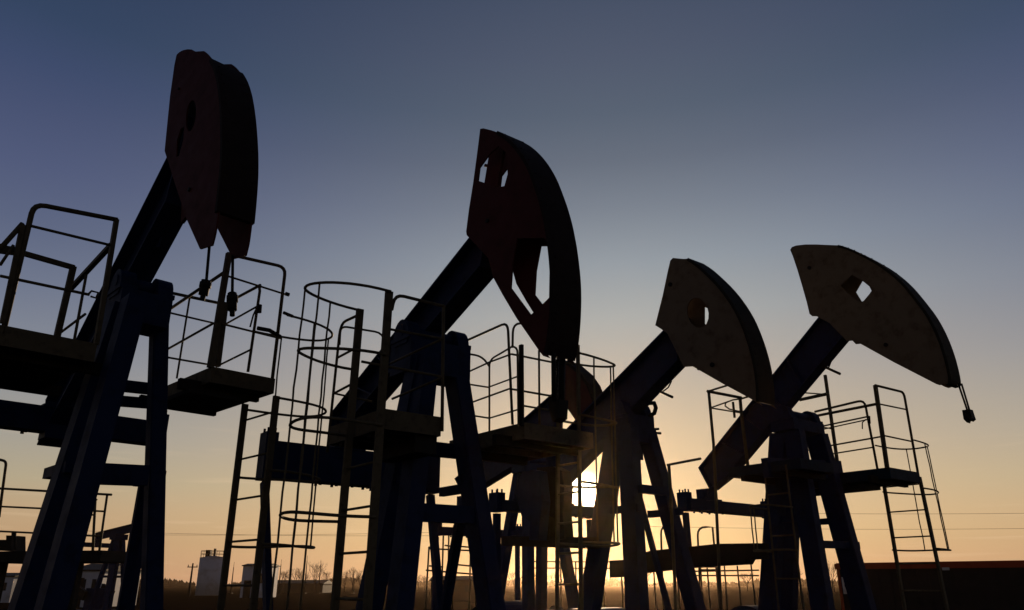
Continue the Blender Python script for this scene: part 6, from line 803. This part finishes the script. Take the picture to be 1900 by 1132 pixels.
  ('ledger','pale_steel',-1,None,[('t',((-.017,.0,2.254),(.733,.0,2.183)),.027,False)]),
  ('ledger','pale_steel',-1,None,[('t',((-.839,.0,2.201),(-.351,.0,2.165)),.027,False)]),
  ('cross_tie','pale_steel',-1,None,[('t',((-.862,.0,2.826),(-.862,1.2,2.826)),.024,False)]),
 ]),
 dict(name='pipe_scaffold',label='thin pipe frame low beneath the counterweight left of the right-hand pumpjack',cat='scaffold',group='distant pipe frames',loc=(7.961, 30.0, .0),yaw=0,parts=[
  ('upright','pale_steel',-1,None,[('t',((-.945,.0,2.206),(-.995,.0,.02)),.03,False)]),
  ('upright','pale_steel',-1,None,[('t',((-.705,.0,2.206),(-.716,.0,.02)),.03,False)]),
  ('upright','pale_steel',-1,None,[('t',((-.344,.0,2.206),(-.378,.0,.02)),.03,False)]),
  ('upright','pale_steel',-1,None,[('t',((.421,.0,2.244),(.418,.0,.02)),.03,False)]),
  ('upright','pale_steel',-1,None,[('t',((.933,.0,2.529),(.955,.0,.02)),.03,False)]),
  ('upright','pale_steel',-1,None,[('t',((.151,.8,2.261),(.11,.8,.02)),.03,False)]),
  ('ledger','pale_steel',-1,None,[('t',((-1.198,.0,2.054),(1.207,.0,2.092)),.027,False)]),
  ('ledger','pale_steel',-1,None,[('t',((-1.211,.0,1.903),(1.186,.0,1.903)),.027,False)]),
  ('ledger','pale_steel',-1,None,[('t',((-1.146,.0,2.206),(-.344,.0,2.206)),.027,False)]),
  ('cross_tie','pale_steel',-1,None,[('t',((-.945,.0,2.206),(-.945,1.2,2.206)),.024,False)]),
 ]),
 dict(name='guardrail_frame',label='thin rounded rail frame standing left of the broad post by the sun-side pumpjack',cat='guardrail',group='distant pipe frames',loc=(4.617, 24.0, .0),yaw=0,parts=[
  ('rail','pale_steel',-1,None,[('t',((-.22,0,.02),(-.12,.0,3.024),(-.101,.0,3.133),(-.052,.0,3.211),(.028,.0,3.258),(.138,.0,3.274),(.28,.0,3.274),(.3,0,.02)),.03,False)]),
  ('midrail','pale_steel',-1,None,[('t',((-.112,0,2.03),(.28,0,2.03)),.025,False)]),
 ]),
 dict(name='guardrail_frame',label='thin rounded rail frame between the two yellow-headed pumpjacks',cat='guardrail',group='distant pipe frames',loc=(5.7, 24.0, .0),yaw=0,parts=[
  ('rail','pale_steel',-1,None,[('t',((-.219,0,.02),(-.099,.0,2.977),(-.079,.0,3.086),(-.029,.0,3.164),(.051,.0,3.211),(.161,.0,3.227),(.368,.0,3.227),(.388,0,.02)),.03,False)]),
  ('midrail','pale_steel',-1,None,[('t',((-.089,0,2.0),(.368,0,2.0)),.025,False)]),
 ]),
 dict(name='pipe_fence',label='low pipe fence with rails running behind the legs in the middle',cat='fence',group=None,loc=(-.451, 34.0, .0),yaw=0,parts=[
  ('fence_post','pale_steel',-1,None,[('t',((1.248,0,0),(1.248,0,2.502)),.035,False)]),
  ('fence_post','pale_steel',-1,None,[('t',((1.863,0,0),(1.863,0,2.502)),.035,False)]),
  ('fence_post','pale_steel',-1,None,[('t',((2.5,0,0),(2.5,0,2.502)),.035,False)]),
  ('fence_post','pale_steel',-1,None,[('t',((3.138,0,0),(3.138,0,2.502)),.035,False)]),
  ('fence_post','pale_steel',-1,None,[('t',((3.752,0,0),(3.752,0,2.502)),.035,False)]),
  ('fence_post','pale_steel',-1,None,[('t',((4.276,0,0),(4.276,0,2.502)),.035,False)]),
  ('fence_post','pale_steel',-1,None,[('t',((5.05,0,0),(5.05,0,2.502)),.035,False)]),
  ('fence_post','pale_steel',-1,None,[('t',((5.688,0,0),(5.688,0,2.502)),.035,False)]),
  ('fence_post','pale_steel',-1,None,[('t',((6.416,0,0),(6.416,0,2.502)),.035,False)]),
  ('fence_rail','pale_steel',-1,None,[('t',((1.248,.0,2.502),(6.415,.0,2.48)),.025,False)]),
  ('fence_rail','pale_steel',-1,None,[('t',((1.246,.0,2.244),(6.398,.0,2.222)),.025,False)]),
 ]),
 dict(name='utility_pole',label='leaning-wire wooden pole left of the round tank',cat='pole',group='poles along the horizon',loc=(-43.564, 110.0, .0),yaw=0,parts=[
  ('pole_shaft','wood_dark',-1,None,[('k',(0,0,0),(0,0,4.309),.16,.1)]),
  ('cross_arm','wood_dark',-1,None,[('b',(-.7,0,3.809),(.7,0,3.809),.1,.12)]),
  ('insulator','wood_dark',-1,None,[('c',(-.588,0,3.869),(-.588,0,4.109),.05)]),
  ('insulator','wood_dark',-1,None,[('c',(.0,0,3.869),(.0,0,4.109),.05)]),
  ('insulator','wood_dark',-1,None,[('c',(.588,0,3.869),(.588,0,4.109),.05)]),
 ]),
 dict(name='thin_mast',label='thin mast just left of the pale hut',cat='mast',group='thin masts along the horizon',loc=(-48.294, 140.0, .0),yaw=0,parts=[
  ('mast_shaft','dark_steel',-1,None,[('k',(0,0,0),(0,0,4.427),.14,.06)]),
  ('lightning_rod','dark_steel',-1,None,[('c',(0,0,4.427),(0,0,5.227),.03)]),
  ('mast_base','dark_steel',-1,None,[('x',-.3,.3,-.3,.3,0,.25)]),
 ]),
 dict(name='thin_mast',label='thin mast right of the pale hut',cat='mast',group='thin masts along the horizon',loc=(-40.121, 140.0, .0),yaw=0,parts=[
  ('mast_shaft','dark_steel',-1,None,[('k',(0,0,0),(0,0,4.87),.14,.06)]),
  ('lightning_rod','dark_steel',-1,None,[('c',(0,0,4.87),(0,0,5.67),.03)]),
  ('mast_base','dark_steel',-1,None,[('x',-.3,.3,-.3,.3,0,.25)]),
 ]),
 dict(name='thin_mast',label='tall thin mast among bare trees below the left cage',cat='mast',group='thin masts along the horizon',loc=(-35.663, 140.0, .0),yaw=0,parts=[
  ('mast_shaft','dark_steel',-1,None,[('k',(0,0,0),(0,0,5.492),.14,.06)]),
  ('lightning_rod','dark_steel',-1,None,[('c',(0,0,5.492),(0,0,6.292),.03)]),
  ('mast_base','dark_steel',-1,None,[('x',-.3,.3,-.3,.3,0,.25)]),
 ]),
 dict(name='thin_mast',label='thin mast right of the tallest mast below the left cage',cat='mast',group='thin masts along the horizon',loc=(-33.249, 140.0, .0),yaw=0,parts=[
  ('mast_shaft','dark_steel',-1,None,[('k',(0,0,0),(0,0,4.781),.14,.06)]),
  ('lightning_rod','dark_steel',-1,None,[('c',(0,0,4.781),(0,0,5.581),.03)]),
  ('mast_base','dark_steel',-1,None,[('x',-.3,.3,-.3,.3,0,.25)]),
 ]),
 dict(name='thin_mast',label='thin mast on the horizon left of the windowed pumpjack legs',cat='mast',group='thin masts along the horizon',loc=(-27.398, 140.0, .0),yaw=0,parts=[
  ('mast_shaft','dark_steel',-1,None,[('k',(0,0,0),(0,0,3.544),.14,.06)]),
  ('lightning_rod','dark_steel',-1,None,[('c',(0,0,3.544),(0,0,4.344),.03)]),
  ('mast_base','dark_steel',-1,None,[('x',-.3,.3,-.3,.3,0,.25)]),
 ]),
 dict(name='thin_mast',label='thin mast on the horizon in the middle',cat='mast',group='thin masts along the horizon',loc=(4.644, 140.0, .0),yaw=0,parts=[
  ('mast_shaft','dark_steel',-1,None,[('k',(0,0,0),(0,0,4.162),.14,.06)]),
  ('lightning_rod','dark_steel',-1,None,[('c',(0,0,4.162),(0,0,4.962),.03)]),
  ('mast_base','dark_steel',-1,None,[('x',-.3,.3,-.3,.3,0,.25)]),
 ]),
 dict(name='power_line',label='two faint wires sagging across the lower right sky behind the right-hand pumpjack',cat='power line',group=None,loc=(.0, 90.0, .0),yaw=0,parts=[
  ('wire','wire_dark',-1,None,[('t',((14.171,.0,9.538),(17.557,.0,9.456),(20.943,.0,9.384),(24.329,.0,9.321),(27.715,.0,9.268),(31.1,.0,9.224),(34.486,.0,9.189),(37.872,.0,9.164),(41.258,.0,9.148),(44.643,.0,9.142),(48.029,.0,9.144),(51.415,.0,9.157),(54.801,.0,9.178),(58.187,.0,9.209),(61.572,.0,9.25),(64.958,.0,9.299),(68.344,.0,9.359)),.016,False)]),
  ('wire','wire_dark',-1,None,[('t',((14.075,.0,7.817),(17.439,.0,7.74),(20.803,.0,7.671),(24.167,.0,7.612),(27.531,.0,7.563),(30.895,.0,7.523),(34.258,.0,7.492),(37.622,.0,7.47),(40.986,.0,7.458),(44.35,.0,7.456),(47.714,.0,7.462),(51.078,.0,7.478),(54.442,.0,7.504),(57.805,.0,7.539),(61.169,.0,7.583),(64.533,.0,7.636),(67.897,.0,7.699)),.016,False)]),
 ]),
 dict(name='power_line',label='faint wires low across the left sky above the round tank',cat='power line',group=None,loc=(.0, 90.0, .0),yaw=0,parts=[
  ('wire','wire_dark',-1,None,[('t',((-51.933,.0,7.405),(-48.877,.0,7.299),(-45.822,.0,7.201),(-42.767,.0,7.113),(-39.711,.0,7.034),(-36.656,.0,6.965),(-33.601,.0,6.904),(-30.545,.0,6.854),(-27.49,.0,6.812),(-24.435,.0,6.781),(-21.38,.0,6.758),(-18.324,.0,6.745),(-15.269,.0,6.741),(-12.214,.0,6.747),(-9.158,.0,6.761),(-6.103,.0,6.786),(-3.048,.0,6.82)),.014,False)]),
  ('wire','wire_dark',-1,None,[('t',((-51.848,.0,6.995),(-48.798,.0,6.943),(-45.749,.0,6.9),(-42.699,.0,6.867),(-39.649,.0,6.843),(-36.6,.0,6.829),(-33.55,.0,6.824),(-30.5,.0,6.828),(-27.451,.0,6.842),(-24.401,.0,6.865),(-21.351,.0,6.897),(-18.302,.0,6.939),(-15.252,.0,6.99),(-12.202,.0,7.05),(-9.153,.0,7.12),(-6.103,.0,7.199),(-3.053,.0,7.288)),.014,False)]),
 ]),
]

SITE_ORDER=[]
for d in THINGS:
    root=bpy.data.objects.new(d['name'],None); C.objects.link(root)
    root.location=d['loc']; root.rotation_euler=(0,0,R(d['yaw'])); root['label']=d['label']; root['category']=d['cat']
    if d['group']: root['group']=d['group']
    objs=[]
    for (name,parent,material,label,prims) in [(p[0],p[2],p[1],p[3],p[4]) for p in d['parts']]:
        o=build(name,material,prims,root if parent<0 else objs[parent])
        if label: o['label']=label
        objs.append(o)
# ---------------------------------------------------------------- bare trees
def tree(x,y,h,label):
    rn=random.Random(int(x*7+y)); root=bpy.data.objects.new('bare_tree',None); C.objects.link(root); root.location=(x,y,0)
    root['label']=label; root['category']='tree'; root['group']='bare trees along the horizon'
    bm=bmesh.new(); th=h*rn.uniform(.25,.35); p_tube(bm,[(0,0,-.1),(rn.uniform(-.1,.1),0,th*.6),(rn.uniform(-.15,.15),0,th)],h*.035,n=6,r1=h*.025); me=bpy.data.meshes.new('trunk'); bm.to_mesh(me); bm.free(); me.materials.append(MATS['bark']); o=bpy.data.objects.new('trunk',me); C.objects.link(o); o.parent=root
    bm=bmesh.new()
    def br(p,d,l,r,k):
        q=p+d*l*.5+Vector((rn.uniform(-1,1),rn.uniform(-1,1),0))*l*.05; e=q+(d+Vector((rn.uniform(-.15,.15),rn.uniform(-.15,.15),.08))).normalized()*l*.5
        p_tube(bm,[p,q,e],r,n=3,r1=r*.55)
        if k==0: return
        for _ in range(rn.choice((2,3,3))):
            a=rn.uniform(0,6.28); s=rn.uniform(.35,.75); nd=(d+Vector((math.cos(a)*s,math.sin(a)*s,rn.uniform(.0,.3)))).normalized()
            br(q.lerp(e,rn.uniform(.1,1)),nd,l*rn.uniform(.62,.8),r*.6,k-1)
    for i in range(5):
        a=i*1.26+rn.uniform(-.4,.4); s=rn.uniform(.3,.9)
        br(Vector((0,0,th*rn.uniform(.75,1))),Vector((math.cos(a)*s,math.sin(a)*s,1)).normalized(),h*.27,h*.013,4)
    me=bpy.data.meshes.new('crown'); bm.to_mesh(me); bm.free(); me.materials.append(MATS['bark']); o=bpy.data.objects.new('crown',me); C.objects.link(o); o.parent=root
for t in [(-42.19, 150, 4.58, 'small bare tree right of the pale hut'), (-45.34, 170, 5.66, 'bushy bare tree below the left safety cage'), (-46.33, 180, 4.94, 'low bare tree just left of the tallest mast'), (-36.42, 150, 5.98, 'tallest bare tree on the horizon between the two left ladders'), (-36.51, 160, 4.78, 'bare tree close to the left stile of the middle ladder'), (-34.96, 170, 4.53, 'small bare tree between the stiles of the middle ladder'), (-31.31, 160, 5.42, 'bare tree inside the middle ladder opening'), (-35.54, 190, 4.62, 'lowest bare tree inside the middle ladder opening'), (-20.78, 180, 4.46, 'bare tree between the windowed pumpjack legs, near its left leg'), (-21.49, 200, 4.25, 'tiny bare tree between the windowed pumpjack legs'), (0.56, 170, 4.98, 'bare tree in the gap left of the farthest pumpjack'), (5.41, 170, 5.43, 'bare tree in the gap under the farthest pumpjack'), (10.08, 190, 4.88, 'low bare tree seen under the red head in the middle'), (26.54, 160, 4.78, 'bare tree between the legs of the sun-side pumpjack'), (51.74, 150, 5.58, 'bare tree between the legs of the right pumpjack'), (59.21, 150, 5.98, 'bare tree just left of the long cabin'), (51.94, 180, 4.7, 'low bare tree left of the right pumpjack legs')]: tree(*t)
# ---------------------------------------------------------------- far-off wood along the horizon
bm=bmesh.new(); rn=random.Random(5)
for i in range(5200):
    a=R(rn.uniform(-55,60)); dd=rn.uniform(600,760); x=math.sin(a)*dd;y=math.cos(a)*dd
    hgt=3.2+1.6*math.sin(a*23)+1.2*math.sin(a*61+1)+rn.uniform(-1.5,2.2)
    if hgt<1.5: continue
    wd=rn.uniform(.5,1.6)
    b=[bm.verts.new((x+wd*math.cos(t),y+wd*math.sin(t),-.5)) for t in (0,2.1,4.2)]
    m=[bm.verts.new((x+wd*1.3*math.cos(t+.5)+rn.uniform(-.6,.6),y+wd*1.3*math.sin(t+.5),hgt*rn.uniform(.45,.75))) for t in (0,2.1,4.2)]
    tp=bm.verts.new((x+rn.uniform(-.8,.8),y,hgt))
    for k in range(3):
        j=(k+1)%3; bm.faces.new((b[k],b[j],m[j],m[k])); bm.faces.new((m[k],m[j],tp))
o=structure('far_wood',bm,'treeline','stuff'); o['label']='low far-off bare wood along the horizon'; o['category']='wood'
# ---------------------------------------------------------------- evening haze in the low air
bm=bmesh.new(); p_box(bm,-905,905,-905,905,-3,11)
me=bpy.data.meshes.new('haze'); bm.to_mesh(me); bm.free(); hz=bpy.data.objects.new('haze',me); C.objects.link(hz); hz['kind']='stuff'
m=bpy.data.materials.new('haze'); m.use_nodes=True; n=m.node_tree.nodes; n.remove(n['Principled BSDF']); v=n.new('ShaderNodeVolumePrincipled')
v.inputs['Color'].default_value=(1,.68,.42,1); v.inputs['Density'].default_value=.00015; v.inputs['Anisotropy'].default_value=.92
m.node_tree.links.new(v.outputs[0],n['Material Output'].inputs['Volume']); me.materials.append(m)
